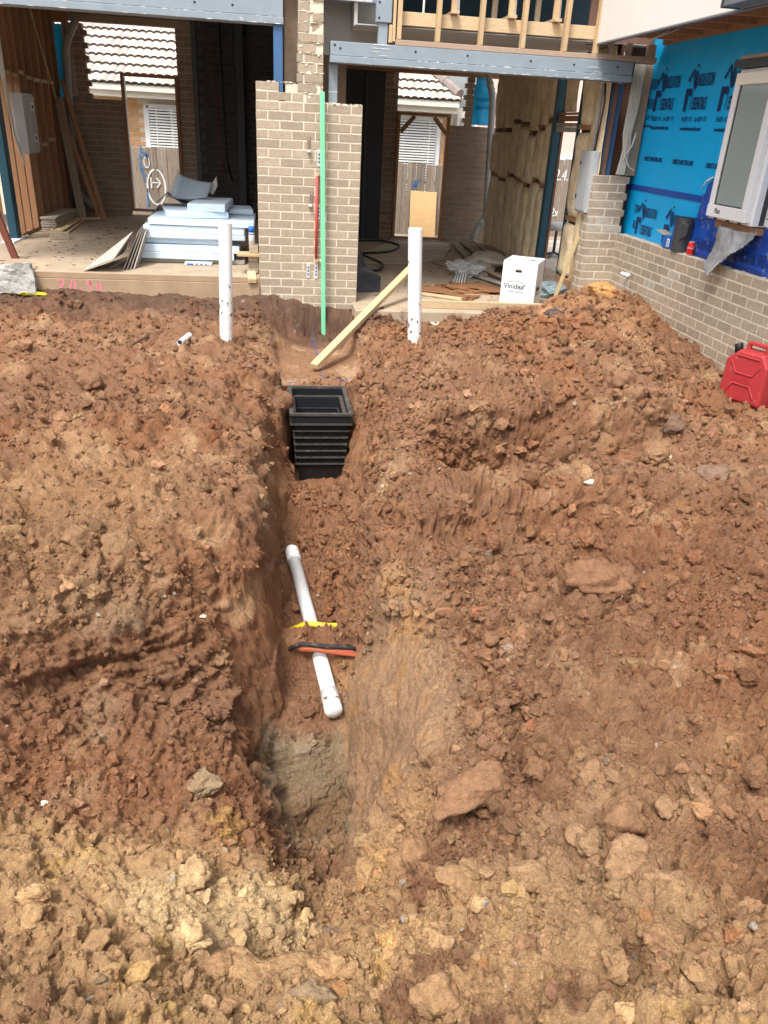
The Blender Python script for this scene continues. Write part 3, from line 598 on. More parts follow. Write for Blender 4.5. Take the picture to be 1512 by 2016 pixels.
for n_,k in enumerate(BIG):
    s = CS_[k]; lab,grp = zone(CP[k],CC[k],s); o = obj('earth_clod',CLOD_ME[n_%14],None,None,Vector(CP[k])+Vector(CN[k])*(s*.16),(random.uniform(-.6,.6),random.uniform(-.6,.6),random.uniform(0,6.3)))
    o.scale = (s/2,s/2*random.uniform(.8,1.1),s/2*random.uniform(.8,1.1)); o.color = (*[float(q)*.92 for q in CC[k]],1); tag(o,lab,'clod',grp)
# ------------------------------------------------------------------ bricks
BM_ = {}
def brick_mesh(L, m, dep=.1, h=.076):
    k = (round(L,3),m,dep,h)
    if k not in BM_:
        b = MB().cbox(-L/2,L/2,0,dep,-h/2,h/2,.002,0,None,.001); me = b.mesh('brick'); me.materials.append(M[m]); BM_[k] = me
    return BM_[k]
def put_brick(parent, c, L, m='brick', face='-y', dep=.1, h=.072, jit=.001):
    L -= .003
    rz = {'-y':0,'-x':-math.pi/2,'+x':math.pi/2}[face]
    o = bpy.data.objects.new('brick', brick_mesh(L,m,dep,h)); j = random.uniform(-jit,jit)
    dv = {'-y':(0,j,0),'-x':(j,0,0),'+x':(j,0,0)}[face]
    return link(o, parent, Vector(c)+Vector(dv), (0,random.uniform(-.003,.003) if face == '-y' else 0,rz+random.uniform(-.003,.003)))
def course(u0, u1, half, mod=.24, joint=.01):
    """brick spans of one course in stretcher bond"""
    out = []; u = u0; first = True
    while u < u1-.02:
        L = (mod/2-joint if (first and half) else mod-joint); e = min(u+L,u1); out.append((u,e)); u = e+joint; first = False
    return out
def wall_y(parent, x0, x1, y, z0, z1, m, mod=.24, start=0, jag_r=None, jag_l=None):
    """courses facing -Y from z1 (top) down to z0"""
    z = z1; k = start; n = 0
    while z > z0+.02:
        a, b = x0, x1
        if jag_r and k%2: b = x1+jag_r
        if jag_l and k%2: a = x0+jag_l
        for (u,e) in course(a,b,k%2==1,mod):
            if e-u > .03: put_brick(parent, ((u+e)/2,y,z-.038), round(e-u,2), m); n += 1
        z -= .086; k += 1
    return n
# ------------------------------------------------------------------ slabs
tag(MB().cbox(-3.6,-.003,.0,5.75,-.5,0,.004).cbox(-.0029,1.02,.36,5.75,-.5,0,.004).obj('floor_slab','concrete',None,(-1.3,0,0)),kind='structure')
for o in [bpy.data.objects['floor_slab']]:
    pass
fl = bpy.data.objects['floor_slab']
MB().cbox(-3.6,-.0,-.022,-.001,-.55,-.066,.003).obj('slab_edge_form','concrete_side',fl)
MB().cbox(-3.6,-.0,-.006,-.0005,-.06,-.002,.002).obj('slab_edge_band','concrete_side',fl)
T = T3((0,-.0222,0),(1,0,0),(0,0,1))
def scr(lines, ox, oz, s): return [[(ox+p[0]*s, oz+p[1]*s) for p in l] for l in lines]
g2 = [[(0,.85),(.25,1),(.5,.9),(.55,.7),(.35,.45),(.05,.1),(.3,.05),(.6,.02)]]
g4 = [[(.3,1),(.15,.6),(.0,.25),(.3,.25),(.65,.22)],[(.5,.95),(.5,.5),(.52,-.05)]]
g9 = [[(.4,.8),(.15,.9),(.05,.7),(.2,.55),(.42,.65),(.45,.85),(.44,.4),(.4,0)]]
g0 = [[(.3,.9),(.1,.7),(.08,.3),(.25,.02),(.45,.2),(.5,.6),(.3,.9)]]
strokes('sprayed_numbers', scr(g2,-2.12,-.2,.13)+scr(g4,-2.0,-.21,.13)+[[(-1.89,-.16),(-1.875,-.163),(-1.87,-.155)]]+scr(g9,-1.83,-.19,.12)+scr(g0,-1.73,-.21,.12), .02, T, 'pink_paint', fl, .002)
b = MB().cbox(1.02,4.3,-.43,5.75,-.8,-.24,.006); sr = b.obj('floor_slab','concrete',None,(2.6,2,-.24)); tag(sr,kind='structure')
fg = MB().box(-60,60,-60,80,-2.5,-2.4).obj('far_ground','yard_ground',None,(0,0,-2.4)); tag(fg,kind='structure')
yd = MB().box(-14,14,5.8,8.1,-.7,-.42).obj('yard_path','yard_ground',None,(0,7,-.42)); tag(yd,kind='structure')
yd = MB().box(4.35,9,-1,5.78,-.7,-.35).obj('side_path','yard_ground',None,(6,3,-.35)); tag(yd,kind='structure')
# ------------------------------------------------------------------ brick pier between the two openings
pier = empty('brick_pier',(.53,.05,-.3),'tall taupe brick pier with ragged broken top standing between the two openings','brick pier')
ZK = 1.805
MB().box(.002,1.068,.0022,.34,-.6,ZK-.086).box(.004,.228,.0022,.34,ZK-.086,ZK+.07).box(.295,.665,.0022,.34,ZK-.086,ZK+.07).box(.425,.66,.006,.34,ZK+.07,3.3).obj('mortar','mortar',pier)
for k in range(1,27):
    for (u,e) in course(0,1.07,k%2==0): 
        put_brick(pier,((u+e)/2,0,ZK-.086*k-.043),round(e-u,3))
for (u,e) in ((0,.11),(.12,.35),(.36,.47),(.5,.668)): put_brick(pier,((u+e)/2,0,ZK-.043),round(e-u,3))
for (u,e) in ((0,.228),(.295,.34),(.35,.4),(.41,.6),(.635,.668)): put_brick(pier,((u+e)/2,0,ZK+.043),round(e-u,3),jit=.004)
for k in range(2,18):
    z = ZK+.043+.086*(k-1)
    if k < 6: sp = {0:((.405,.46),(.48,.668)),1:((.412,.59),(.605,.668)),}[k%2]
    elif k == 6: sp = ((.42,.6),(.612,.668))
    elif k == 7: sp = ((.42,.52),(.55,.668))
    else: sp = ((.425,.53),(.556,.664))
    for (u,e) in sp: put_brick(pier,((u+e)/2,random.uniform(-.004,.006),z),round(e-u,3),jit=.006)
for k in range(26):                                     # the sides of the pier
    for (y,L) in (((.055,.11),(.235,.22)) if k%2 else ((.115,.23),(.295,.1))):
        put_brick(pier,(1.07,y,ZK-.086*k-.129),L,face='+x'); put_brick(pier,(0,y,ZK-.086*k-.129),L,face='-x')
b = MB(); rr = np.random.default_rng(5)
v,f = clod_shape(2,77,1.2,.2)
def blob(b, c, sx, sz, sy=.012):
    vv,ff = clod_shape(2,int(rr.integers(1e6)),1.3,.2); b.add([(c[0]+p[0]*sx,c[1]+p[1]*sy,c[2]+p[2]*sz*1.3) for p in vv],[tuple(q) for q in ff])
for k in range(60):                                     # mortar oozing from the broken column
    kk = rr.integers(0,15); z = ZK+.0+.086*kk+rr.uniform(-.005,.005); blob(b,(rr.uniform(.43,.65),.0,z),rr.uniform(.015,.05),rr.uniform(.003,.008),.006)
for x,z,sx,sz in ((.55,ZK-.01,.035,.03),(.53,ZK-.04,.02,.03),(.6,ZK+.05,.018,.035),(.44,ZK+.4,.03,.03),(.57,ZK+.5,.03,.025),(.5,ZK+.25,.02,.035),(.53,ZK+.17,.04,.02),(.62,ZK+.33,.02,.03),(.545,ZK+.6,.012,.04)): blob(b,(x,.001,z),sx*.8,sz*.7,.007)
for k in range(26): blob(b,(rr.uniform(.68,1.06),rr.uniform(.005,.08),ZK-.085+rr.uniform(0,.006)),rr.uniform(.01,.025),rr.uniform(.004,.009),.02)
for k in range(14): blob(b,(rr.uniform(.01,.4),rr.uniform(.005,.05),ZK+(.083 if rr.random()<.7 else -.002)),rr.uniform(.008,.02),rr.uniform(.004,.008),.02)
tag(b.obj('mortar_blobs','mortar',pier,smooth=True),kind='stuff')
# ------------------------------------------------------------------ corner pier and low wall under the blue wrap
cp = empty('corner_brick_pier',(3.9,.2,-.3),'short brick corner pier with toothed right edge at the end of the low wall','brick pier')
MB().box(3.702,4.08,.1522,.36,-.6,1.18).obj('mortar','mortar',cp)
for k in range(19):
    z = 1.185-.043-.086*k; xr = 4.115 if k%2 == 0 else 4.085
    if k > 6: xr = 4.075
    for (u,e) in ((3.7,3.875),(3.885,xr)) if k%2 == 0 else ((3.7,3.755),(3.765,3.985),(3.995,xr)):
        put_brick(cp,((u+e)/2,.15,z),round(e-u,3),'brick_stained' if (k in (5,6) and u<3.95) else 'brick')
    for (y,L) in ((.205,.11),(.33,.1)) if k%2 else ((.265,.23),): put_brick(cp,(3.7,y,z),L,face='-x',dep=.09)
lw = empty('low_brick_wall',(4.1,-1.8,-.4),'low taupe brick wall running towards the viewer under the blue wrap','brick wall')
MB().box(4.0716,4.185,-4.3,.15,-.7,.58).obj('mortar','mortar',lw)
for k in range(14):
    z = .585-.043-.086*k; y = -.06-(.12 if k%2 else 0)-.01; first = True
    while y > -4.2:
        L = .23
        if first: L = .18 if k%2==0 else .06; yy = .14-L/2; y = .14-L-.01; first = False
        else: yy = y-L/2; y -= .24
        st = (k,round(yy,1)) in ((3,-1.2),(3,-1.3),(2,-1.4),(2,-1.5),(4,-.9),(4,-1.0),(5,-.3),(5,-.2),(7,-.2),(8,-.2),(6,-.4))
        put_brick(lw,(4.07,yy,z),L,'brick_stained' if st else 'brick',face='-x',jit=.0006)
rr = np.random.default_rng(8); b = MB()
for k in range(60):
    vv,ff = clod_shape(1,int(rr.integers(1e6)),1.2,.2); c = (4.1+rr.uniform(-.02,.07),rr.uniform(-4,.1),.583); s = rr.uniform(.008,.022)
    b.add([(c[0]+p[0]*s,c[1]+p[1]*s*2,c[2]+p[2]*s*.5) for p in vv],[tuple(q) for q in ff])
tag(b.obj('mortar_crumbs','mortar',lw,smooth=True),kind='stuff')
# tap stub
tp = empty('wall_pipe_stub',(4.06,-.45,.24),'short grey and white capped water pipe stub sticking out of the low brick wall','pipe stub')
MB().tube([(4.09,-.36,.215),(3.99,-.37,.22)],.019,12).obj('grey_collar','pvc_grey',tp,smooth=True)
MB().tube([(3.99,-.37,.22),(3.96,-.42,.224),(3.955,-.56,.232)],.021,12).obj('white_pipe','pvc',tp,smooth=True)
MB().tube([(3.955,-.56,.232),(3.955,-.6,.234)],.025,12).obj('end_cap','pvc',tp,smooth=True)
# ------------------------------------------------------------------ blue wrapped wall
XW = 4.2
def ow(y, z): return (-8.815+(y+8.815)*1.0356, 1.5235+(z-1.5235)*1.0356)     # measured on the brick face, carried to the wrap behind it
bw = empty('wrapped_wall',(4.2,-1.8,.5),'wall covered in bright blue insulation wrap with printed logos above the low brick wall','wrapped wall')
ny,nz = 90,50; vs = []; rr = np.random.default_rng(3)
g = np.stack(np.meshgrid(np.linspace(-4.6,.35,ny),np.linspace(.3,2.75,nz),indexing='ij'),2).reshape(-1,2)
P3 = np.stack([np.zeros(len(g)),g[:,0],g[:,1]*.35],1); wr = .006*fbm(P3,.3,4,5)-.004*np.abs(np.sin(g[:,0]*math.pi/.45))**30
vs = [(XW+float(w),float(a),float(c)) for (a,c),w in zip(g,wr)]
fs = [(i*nz+j,i*nz+j+1,(i+1)*nz+j+1,(i+1)*nz+j) for i in range(ny-1) for j in range(nz-1)]
b = MB().add(vs,fs); wo = b.obj('blue_wrap','wrap_blue',bw,smooth=True); sm = wo.modifiers.new('solid','SOLIDIFY'); sm.thickness = .004; sm.offset = 1
MB().box(4.215,4.3,-4.6,.35,.3,2.75).obj('wall_frame','pine',bw)
def TW(y,z,l=.0135): return T3((XW-l,y,z),(0,-1,0),(0,0,1))
def logo(y, z, s, cut=None):
    """roof and figure mark, two words, phone numbers and web line"""
    t = TW(y,z)
    mk = [[(0,.1*s),(.07*s,.2*s),(.115*s,.1*s)]]
    strokes('logo_mark',[[(0,.12*s),(.07*s,.215*s),(.12*s,.1*s),(.15*s,.05*s)]],.035*s,t,'ink_navy',bw,.003)
    strokes('logo_mark',[[(.012*s,.06*s),(.012*s,-.13*s)]],.05*s,t,'ink_navy',bw,.0035)
    strokes('logo_mark',[[(.072*s,.06*s),(.072*s,.0*s)]],.045*s,t,'ink_navy',bw,.0035)
    strokes('logo_mark',[[(.15*s,.06*s),(.135*s,.2*s)],[(.135*s,.235*s),(.133*s,.255*s)]],.028*s,t,'ink_navy',bw,.004)
    strokes('logo_mark',[[(.115*s,.04*s),(.108*s,-.12*s)]],.012*s,t,'ink_navy',bw,.004)
    text('print','INSULATION',.145*s,TW(y-.165*s,z+.075*s),'ink_navy',bw,.36,.12,weight=.002)
    text('print','ESSENTIALS',.145*s,TW(y-.14*s,z-.115*s),'ink_navy',bw,.36,.12,weight=.002)
    text('print','Ph 8339 - 7111     Fax: 8339 - 7111',.06*s,TW(y-.0*s,z-.215*s),'ink_navy',bw,.56,.1)
    text('print','www.insulationessentials.com.au',.05*s,TW(y-.0*s,z-.29*s),'ink_navy',bw,.62,.1,weight=.0006)
for y,z in ((-.28,1.95),(-.93,1.945),(-1.58,1.94),(.48,1.955)):
    a,c = ow(y,z); a = a-.0
    if y > .3: text('print','SULATION',.145,TW(.26,c+.07),'ink_navy',bw,.36,.12); text('print','SENTIALS',.145,TW(.24,c-.115),'ink_navy',bw,.36,.12); text('print','Fax: 8339 - 7111',.06,TW(.22,c-.215),'ink_navy',bw,.56,.1); text('print','essentials.com.au',.05,TW(.22,c-.29),'ink_navy',bw,.62,.1)
    else: logo(a,c,1.04)
for y,z in ((-.26,1.405),(-.91,1.402),(-1.57,1.397)):
    a,c = ow(y,z); text('print','COMPLIES TO AS/NZS 4200.1 & 4859.1',.062,TW(a,c-.045),'ink_navy',bw,.43,weight=.0008)
a,c = ow(.15,1.405); text('print','4200.1 & 4859.1',.062,TW(a,c-.045),'ink_navy',bw,.43,weight=.0008)
a,c = ow(-2.6,1.39); text('print','COMPLIES TO AS/NZS 4200.1',.062,TW(a,c-.045),'ink_navy',bw,.43,weight=.0008)
for y,z in ((-.37,.76),(-1.02,.755)):
    a,c = ow(y,z); logo(a,c,.95)
MB().cbox(XW-.0165,XW-.012,*sorted((ow(.1,0)[0],ow(-2.0,0)[0])),ow(0,1.065)[1],ow(0,1.12)[1],.001).obj('joint_tape','tape_blue',bw)
a,c = ow(.1,.8); text('print','TION',.13,TW(.05,.82),'ink_navy',bw,.36,.12); text('print','IALS',.13,TW(.03,.66),'ink_navy',bw,.36,.12)
# dark blue flashing sheet taped over the wrap below the window
def sheet(name, outline, fx, m, parent, thick=.004, n=44, amp=.012, seed=1, sc=.2, sub=None):
    """a wrinkled sheet in the Y-Z plane cut to an outline; fx(y,z) gives X"""
    ys = [p[0] for p in outline]; zs = [p[1] for p in outline]; y0,y1,z0,z1 = min(ys),max(ys),min(zs),max(zs)
    def inside(y,z):
        c = False; j = len(outline)-1
        for i in range(len(outline)):
            (a,b_),(d,e) = outline[i],outline[j]
            if (b_>z) != (e>z) and y < (d-a)*(z-b_)/(e-b_)+a: c = not c
            j = i
        return c
    b = MB(); idx = {}
    Yg = np.linspace(y0,y1,n+1); Zg = np.linspace(z0,z1,n+1)
    def vid(i,j):
        if (i,j) not in idx:
            y,z = Yg[i],Zg[j]; w = amp*float(fbm(np.array([[seed,y,z]]),sc,3,seed)[0]); idx[(i,j)] = len(b.v); b.v.append((fx(y,z)+w,y,z))
        return idx[(i,j)]
    for i in range(n):
        for j in range(n):
            if inside((Yg[i]+Yg[i+1])/2,(Zg[j]+Zg[j+1])/2): b.f.append((vid(i,j),vid(i,j+1),vid(i+1,j+1),vid(i+1,j))); b.mi.append(0)
    o = b.obj(name,m,parent,smooth=True); s = o.modifiers.new('solid','SOLIDIFY'); s.thickness = thick; return o
ds = empty('damp_proof_sheet',(4.18,-2.3,.6),'crumpled dark blue plastic sheet splashed with white under the window','plastic sheet')
ol = [ow(*p) for p in ((-1.62,.575),(-1.6,.78),(-1.66,1.0),(-1.72,1.22),(-1.8,1.28),(-1.95,1.3),(-2.2,1.27),(-2.45,1.2),(-2.5,1.28),(-2.65,1.3),(-3.0,1.29),(-3.6,1.3),(-3.6,.56),(-2.4,.57))]
sheet('blue_sheet',ol,lambda y,z: 4.165,'sheet_blue',ds,.003,70,.012,4,.16)
a,c = ow(-1.72,.68); text('print','CHINO',.14,T3((4.145,a,c),(0,-1,0),(0,0,1)),'ink_navy',ds,.8)
a,c = ow(-2.3,.68); text('print','CHINO & RE-',.14,T3((4.145,a,c),(0,-1,0),(0,0,1)),'ink_navy',ds,.8)
T = T3((4.148,0,0),(0,-1,0),(0,0,1))
def yz(l): return [(-ow(*p)[0],ow(*p)[1]) for p in l]
strokes('print',[yz([(-1.7,.64),(-2.9,.645)]),yz([(-1.7,.62),(-2.9,.625)]),yz([(-1.68,.92),(-1.95,.95)]),yz([(-2.55,.98),(-2.75,1.08),(-2.98,.98)]),yz([(-2.55,.98),(-2.98,.97)]),yz([(-2.66,1.02),(-2.98,1.07)])],.008,T,'ink_navy',ds)
for k,(dy,dz) in enumerate(((-.05,.05),(-.02,.07),(.03,.08),(.07,.06),(.09,.02))): strokes('print',[yz([(-2.6+dy*.6,.8+dz*.6),(-2.6+dy*1.1,.8+dz*1.1)])],.01,T,'ink_navy',ds)
MB().tube([(4.15,*ow(-1.66,1.19)),(4.14,*ow(-1.73,1.25)),(4.15,*ow(-1.81,1.285))],.008,6).obj('folded_edge','white_frame',ds,smooth=True)
# awning window
wi = empty('awning_window',(4.1,-2.3,.95),'narrow white framed awning window with frosted glass standing out from the blue wrap','window')
y0,y1,z0,z1 = -1.88,-2.5,.975,2.085
MB().cbox(4.03,4.19,y1-.05,y0+.03,z0-.02,z1+.03,.004).obj('outer_frame','white_frame',wi)
MB().cbox(4.085,4.13,y1-.056,y1-.051,z0-.01,z1+.03,.001).obj('side_gasket','charcoal',wi); MB().cbox(4.15,4.2,y1-.11,y1-.0505,z0-.03,z1+.05,.004).obj('side_flange','white_frame',wi)
MB().cbox(3.985,4.03,y1,y1+.085,z0+.1,z1-.09,.005).obj('stile','white_frame',wi)
MB().cbox(3.985,4.03,y0-.07,y0,z0+.1,z1-.09,.005).obj('stile','white_frame',wi)
MB().cbox(3.98,4.03,y1-.005,y0+.005,z0,z0+.1,.005).obj('bottom_rail','white_frame',wi)
MB().cbox(3.985,4.03,y1-.002,y0+.002,z1-.09,z1,.005).obj('top_rail','cream',wi)
MB().cbox(4.005,4.02,y1+.085,y0-.07,z0+.1,z1-.09,.001).obj('glass','glass_grey',wi)
MB().cbox(3.998,4.018,y0-.085,y0-.07,z0+.1,z1-.09,.002).obj('rubber_seal','charcoal',wi)
MB().cbox(3.998,4.018,y1+.085,y0-.085,z0+.095,z0+.11,.002).obj('rubber_seal','charcoal',wi)
MB().cbox(3.96,4.2,y1-.08,y0+.04,z1+.035,z1+.09,.004).obj('head_flashing','charcoal',wi)
MB().cbox(3.99,4.2,y1-.09,y0+.02,z1+.095,z1+.125,.004).obj('head_timber','old_timber',wi)
for y in (-1.97,-2.18,-2.37): MB().cbox(4.02,4.05,y-.02,y+.02,z0-.024,z0-.002,.002).obj('drain_slot','charcoal',wi)
text('handwriting','Plant',.06,T3((3.979,-2.01,z0+.035),(0,-1,0),(0,0,1)),'print_grey',wi,.8,.2)
MB().cbox(4.08,4.2,y1-.03,y0-.01,z0-.09,z0-.03,.003).obj('sill_timber','hardwood',wi)
ff = empty('sill_flashing',(4.1,-2.2,.6),'torn grey foil flashing drooping from the window sill over the low wall','flashing')
sheet('foil',[(-2.0,.92),(-2.02,.8),(-2.05,.62),(-1.95,.6),(-2.1,.56),(-2.2,.5),(-2.28,.62),(-2.4,.72),(-2.55,.83),(-2.67,.92),(-2.4,.9)],lambda y,z: 4.09-.1*max(0,(.95-z)/.4)-.05*abs(math.sin((y+2)*7)),'foil',ff,.003,46,.02,9,.15)
MB().tube([(4.07,-2.0,.62),(3.99,-2.1,.575),(3.965,-2.2,.515)],[.012,.012,.006],6).obj('curled_edge','galv',ff,smooth=True)
# things on the low wall
b = MB(); seg = 26; pts = []
rl = empty('membrane_roll',(4.13,-1.27,.588),'upright black roll of membrane with a loose flap on the low wall','roll')
MB().tube([(4.13,-1.27,.588),(4.13,-1.27,.9)],.092,28).obj('roll_body','charcoal',rl)
MB().tube([(4.13,-1.27,.9),(4.13,-1.27,.903)],[.088,.05],28,0,False).obj('roll_end','black_rubber',rl)
b = MB()
for i in range(9):                                        # the outer wrap comes loose towards the window
    t = i/8; ang = 3.9+.55*t; rad = .0935+.05*t*t
    for j in range(7):
        z = .68+(.2-.1*t)*j/6+.06*t; b.v.append((4.13+rad*math.cos(ang),-1.27+rad*math.sin(ang),z))
for i in range(8):
    for j in range(6): b.f.append((i*7+j,(i+1)*7+j,(i+1)*7+j+1,i*7+j+1)); b.mi.append(0)
o = b.obj('loose_flap','charcoal',rl,smooth=True); s_ = o.modifiers.new('solid','SOLIDIFY'); s_.thickness = .003
bx = empty('blue_carton',(4.12,-1.02,.588),'small blue carton with one brown flap open beside the black roll','carton')
MB().cbox(4.075,4.185,-1.135,-.97,.59,.7,.002).obj('carton_body','blue_box',bx)
MB().cbox(4.16,4.185,-1.14,-.975,.7,.8,.002).obj('back_flap','blue_box',bx)
MB().add([(4.075,-.975,.702),(4.185,-.975,.702),(4.165,-.82,.735),(4.06,-.83,.735),(4.075,-.975,.705),(4.185,-.975,.705),(4.165,-.82,.738),(4.06,-.83,.738)],[(0,1,2,3),(7,6,5,4),(0,4,5,1),(1,5,6,2),(2,6,7,3),(3,7,4,0)]).obj('open_flap','cardboard',bx)
MB().cbox(4.072,4.0745,-1.13,-1.075,.605,.68,.0005).obj('paper_label','white_card',bx)
T = T3((4.0715,-1.078,.61),(0,-1,0),(0,0,1)); strokes('label_print',[[(0.005,z),(.045,z)] for z in (.01,.025,.04,.055)],.005,T,'print_grey',bx)
cn = empty('drink_can',(4.12,-1.47,.588),'red soft drink can with white script standing on the low wall','can')
MB().tube([(4.115,-1.5,.588),(4.115,-1.5,.596),(4.115,-1.5,.692),(4.115,-1.5,.703)],[.027,.033,.033,.028],24).obj('can_body','red_can',cn,smooth=True)
MB().tube([(4.115,-1.5,.7035),(4.115,-1.5,.7065)],[.028,.0275],24).obj('can_lid','galv',cn)
MB().tube([(4.115,-1.5,.5875),(4.115,-1.5,.5895)],[.0275,.0285],24).obj('can_base','galv',cn)
tm = text('can_script','Coca-Cola',.034,Matrix(((0,0,-1,4.08),(-1,0,0,-1.468),(0,1,0,.643),(0,0,0,1))),'white_paint',cn,.8,.35,weight=.0008)
for v in tm.data.vertices:                                   # wrap the lettering round the can
    w = v.co+WL[cn.name]; a = (w.y+1.5)/.0335; d = Vector((4.115-.0338*math.cos(a),-1.5+.0338*math.sin(a),w.z)); v.co = d-WL[cn.name]
# ------------------------------------------------------------------ steel frame
def beam(name, x0, x1, y, z0, z1, zf, label, dep=.2):
    e = empty(name,((x0+x1)/2,y,z0),label,'steel beam')
    MB().cbox(x0,x1,y,y+dep,zf,z1,.004).obj('web','steel',e)
    MB().cbox(x0-.004,x1+.004,y-.012,y+dep,z0,zf-.003,.004).obj('bottom_flange','steel',e)
    return e
bl = beam('steel_beam',-3.6,.274,.0,2.372,2.72,2.435,'blue grey painted steel beam spanning over the left opening')
for x in (-.55,-.2): MB().tube([(x,-.001,2.5),(x,.02,2.5)],.012,10).obj('bolt_hole','black_rubber',bl)
rr = np.random.default_rng(21)
def chips(e, x0, x1, y, zs, n, s=.02):
    b = MB()
    for k in range(n):
        x = rr.uniform(x0,x1); z = zs[rr.integers(len(zs))]; w = rr.uniform(.2,1.6)*s; h = rr.uniform(.06,.2)*s
        vv,ff_ = clod_shape(1,int(rr.integers(1e6)),1.4,.5); b.add([(x+p[0]*w,y+p[1]*.0012,z+p[2]*h) for p in vv],[tuple(q) for q in ff_])
    tag(b.obj('paint_chips','paint_chip',e),kind='stuff')
chips(bl,-3.2,.25,-.012,(2.432,2.376),46,.03)
br = beam('steel_beam',.735,3.87,.0,2.085,2.268,2.148,'long blue grey steel beam over the right opening with chipped white edges')
for x,z in ((.775,2.235),(.83,2.21),(1.58,2.225),(2.11,2.222),(2.77,2.215),(3.23,2.21),(3.7,2.215)): MB().tube([(x,-.003,z),(x,.02,z)],.011,10).obj('bolt_hole','black_rubber',br)
chips(br,.85,3.8,-.012,(2.146,2.09),60,.03); chips(br,1.15,1.3,-.004,(2.17,2.2,2.23,2.26,2.12),26,.035); chips(br,3.35,3.55,-.013,(2.1,2.13,2.16,2.2),16,.03)
pl = tag(baro('steel_post',(.225,.06,1.8),(.225,.06,2.37),.09,.09,'steel_blue'),'short steel post in reflected blue seated in the notch at the top of the brick pier','steel post')  # bluer than the grey steel: a reflection put into its colour
pm = empty('steel_post',(.775,.17,0),'grey steel post behind the brick pier under the right beam','steel post')
MB().bar((.775,.17,-.2),(.775,.17,2.082),.09,.09).obj('post_shaft','steel',pm); MB().cbox(.728,.822,.122,.1245,1.83,1.836,.001).obj('weld_line','paint_chip',pm)
pb = empty('steel_post',(3.84,.24,1.1),'bright blue steel post rising from the corner brick pier','steel post')
MB().cbox(3.79,3.91,.25,.37,1.1,2.083,.006).obj('post_shaft','steel_blue',pb); MB().cbox(3.846,3.85,.2465,.2498,1.1,2.08,.001).obj('seam','steel',pb)
bk = empty('steel_bracket',(1.25,.03,2.45),'grey steel bracket plate with bolts on a stub above the right beam','steel bracket')
MB().cbox(1.175,1.33,.03,.1,2.455,2.9,.004).obj('plate','steel',bk); MB().cbox(1.207,1.297,.05,.14,2.27,2.453,.003).obj('stub','steel',bk)
for z in (2.49,2.62): MB().tube([(1.205,.028,z),(1.205,.04,z)],.011,10).obj('bolt','black_rubber',bk)
tb = empty('steel_beam',(.95,.2,2.65),'dark steel beam crossing behind the tall broken brick column','steel beam')
MB().cbox(.28,1.3,.4,.6,2.655,2.9,.004).obj('web','steel',tb)
MB().cbox(.6,1.17,.35,.4,2.652,2.668,.002).obj('flange','galv',tb)
chips(cp,3.8,3.99,.148,(.84,.87,.9,.93,.96,.99),60,.014)
# ------------------------------------------------------------------ upper timber frame and balcony
fr = empty('timber_wall_frame',(2.4,.05,2.27),'pale pine stud frame standing on top of the right steel beam','timber frame')
MB().cbox(1.375,3.46,-.0,.09,2.27,2.318,.003).obj('bottom_plate','pine_pink',fr)
MB().cbox(3.463,4.12,.01,.1,2.272,2.325,.003).obj('bottom_plate','pine_pink',fr)
for x in (1.405,1.795,2.232,2.668,3.11,3.45): MB().cbox(x-.018,x+.024,.0,.09,2.32,3.3,.003).obj('stud','pine',fr)
MB().cbox(1.345,1.372,.02,.11,2.3,3.3,.003).obj('stud','pine',fr); MB().cbox(1.31,1.343,.03,.1,2.29,2.44,.003).obj('block','pine',fr)
MB().cbox(3.6,3.64,.03,.1,2.327,2.44,.003).obj('stud','pine_pink',fr); MB().cbox(3.8,3.85,.05,.1,2.327,2.44,.003).obj('stud','pine_pink',fr); MB().cbox(4.02,4.1,.03,.1,2.327,2.44,.003).obj('stud','pine_pink',fr)
MB().cbox(1.43,3.44,.095,.14,2.45,2.567,.003).obj('trimmer','pine_x',fr)
for x in (1.96,2.545,3.01):
    MB().cbox(x-.04,x+.04,.02,2.2,2.572,2.6,.003).obj('truss_chord','pine_x',fr); MB().cbox(x-.028,x+.03,-.0+.1,.14,2.602,3.3,.003).obj('truss_web','pine',fr)
    MB().cbox(x-.1,x-.045,.5,.54,2.602,3.2,.003).obj('truss_web','old_timber',fr); MB().bar((x+.055,.16,2.57),(x+.03,.16,3.2),.02,.004).obj('metal_strap','galv',fr)
MB().bar((1.66,.16,2.57),(1.665,.16,3.2),.02,.004).obj('metal_strap','galv',fr); MB().bar((1.445,.16,2.57),(1.43,.16,3.2),.016,.004).obj('metal_strap','galv',fr)
bal = empty('balcony_edge',(3.45,-1.5,2.4),'smooth cream rendered balcony edge jutting out above the blue wall','balcony')
MB().cbox(3.442,3.475,-5.2,.0,2.41,3.6,.003).obj('fascia_panel','render_cream',bal); MB().cbox(3.44,3.48,-5.2,.0,2.395,2.409,.002).obj('drip_edge','gutter_grey',bal)
for y in (-.35,-.8,-1.25,-1.7,-2.15,-2.6,-3.05): MB().cbox(3.478,4.19,y-.022,y+.022,2.45,2.56,.003).obj('joist','hardwood',bal)
MB().cbox(3.478,4.2,-5.2,.0,2.565,2.6,.003).obj('deck','hardwood',bal); MB().cbox(4.14,4.185,-4.8,.0,2.44,2.56,.003).obj('ledger','hardwood',bal)
tag(MB().tube([(3.5,-.95,2.42),(3.55,-1.0,2.36),(3.72,-1.02,2.45)],.004,6).tube([(3.55,-1.0,2.36),(3.75,-1.15,2.45)],.004,6).obj('loose_wire','cable_white',None,(3.55,-1,2.36)),'loose pale wire hanging below the cream balcony edge','wire')
gt = empty('gutter',(3.38,-3.2,2.4),'dark grey box gutter fixed to the cream balcony edge at top right','gutter')
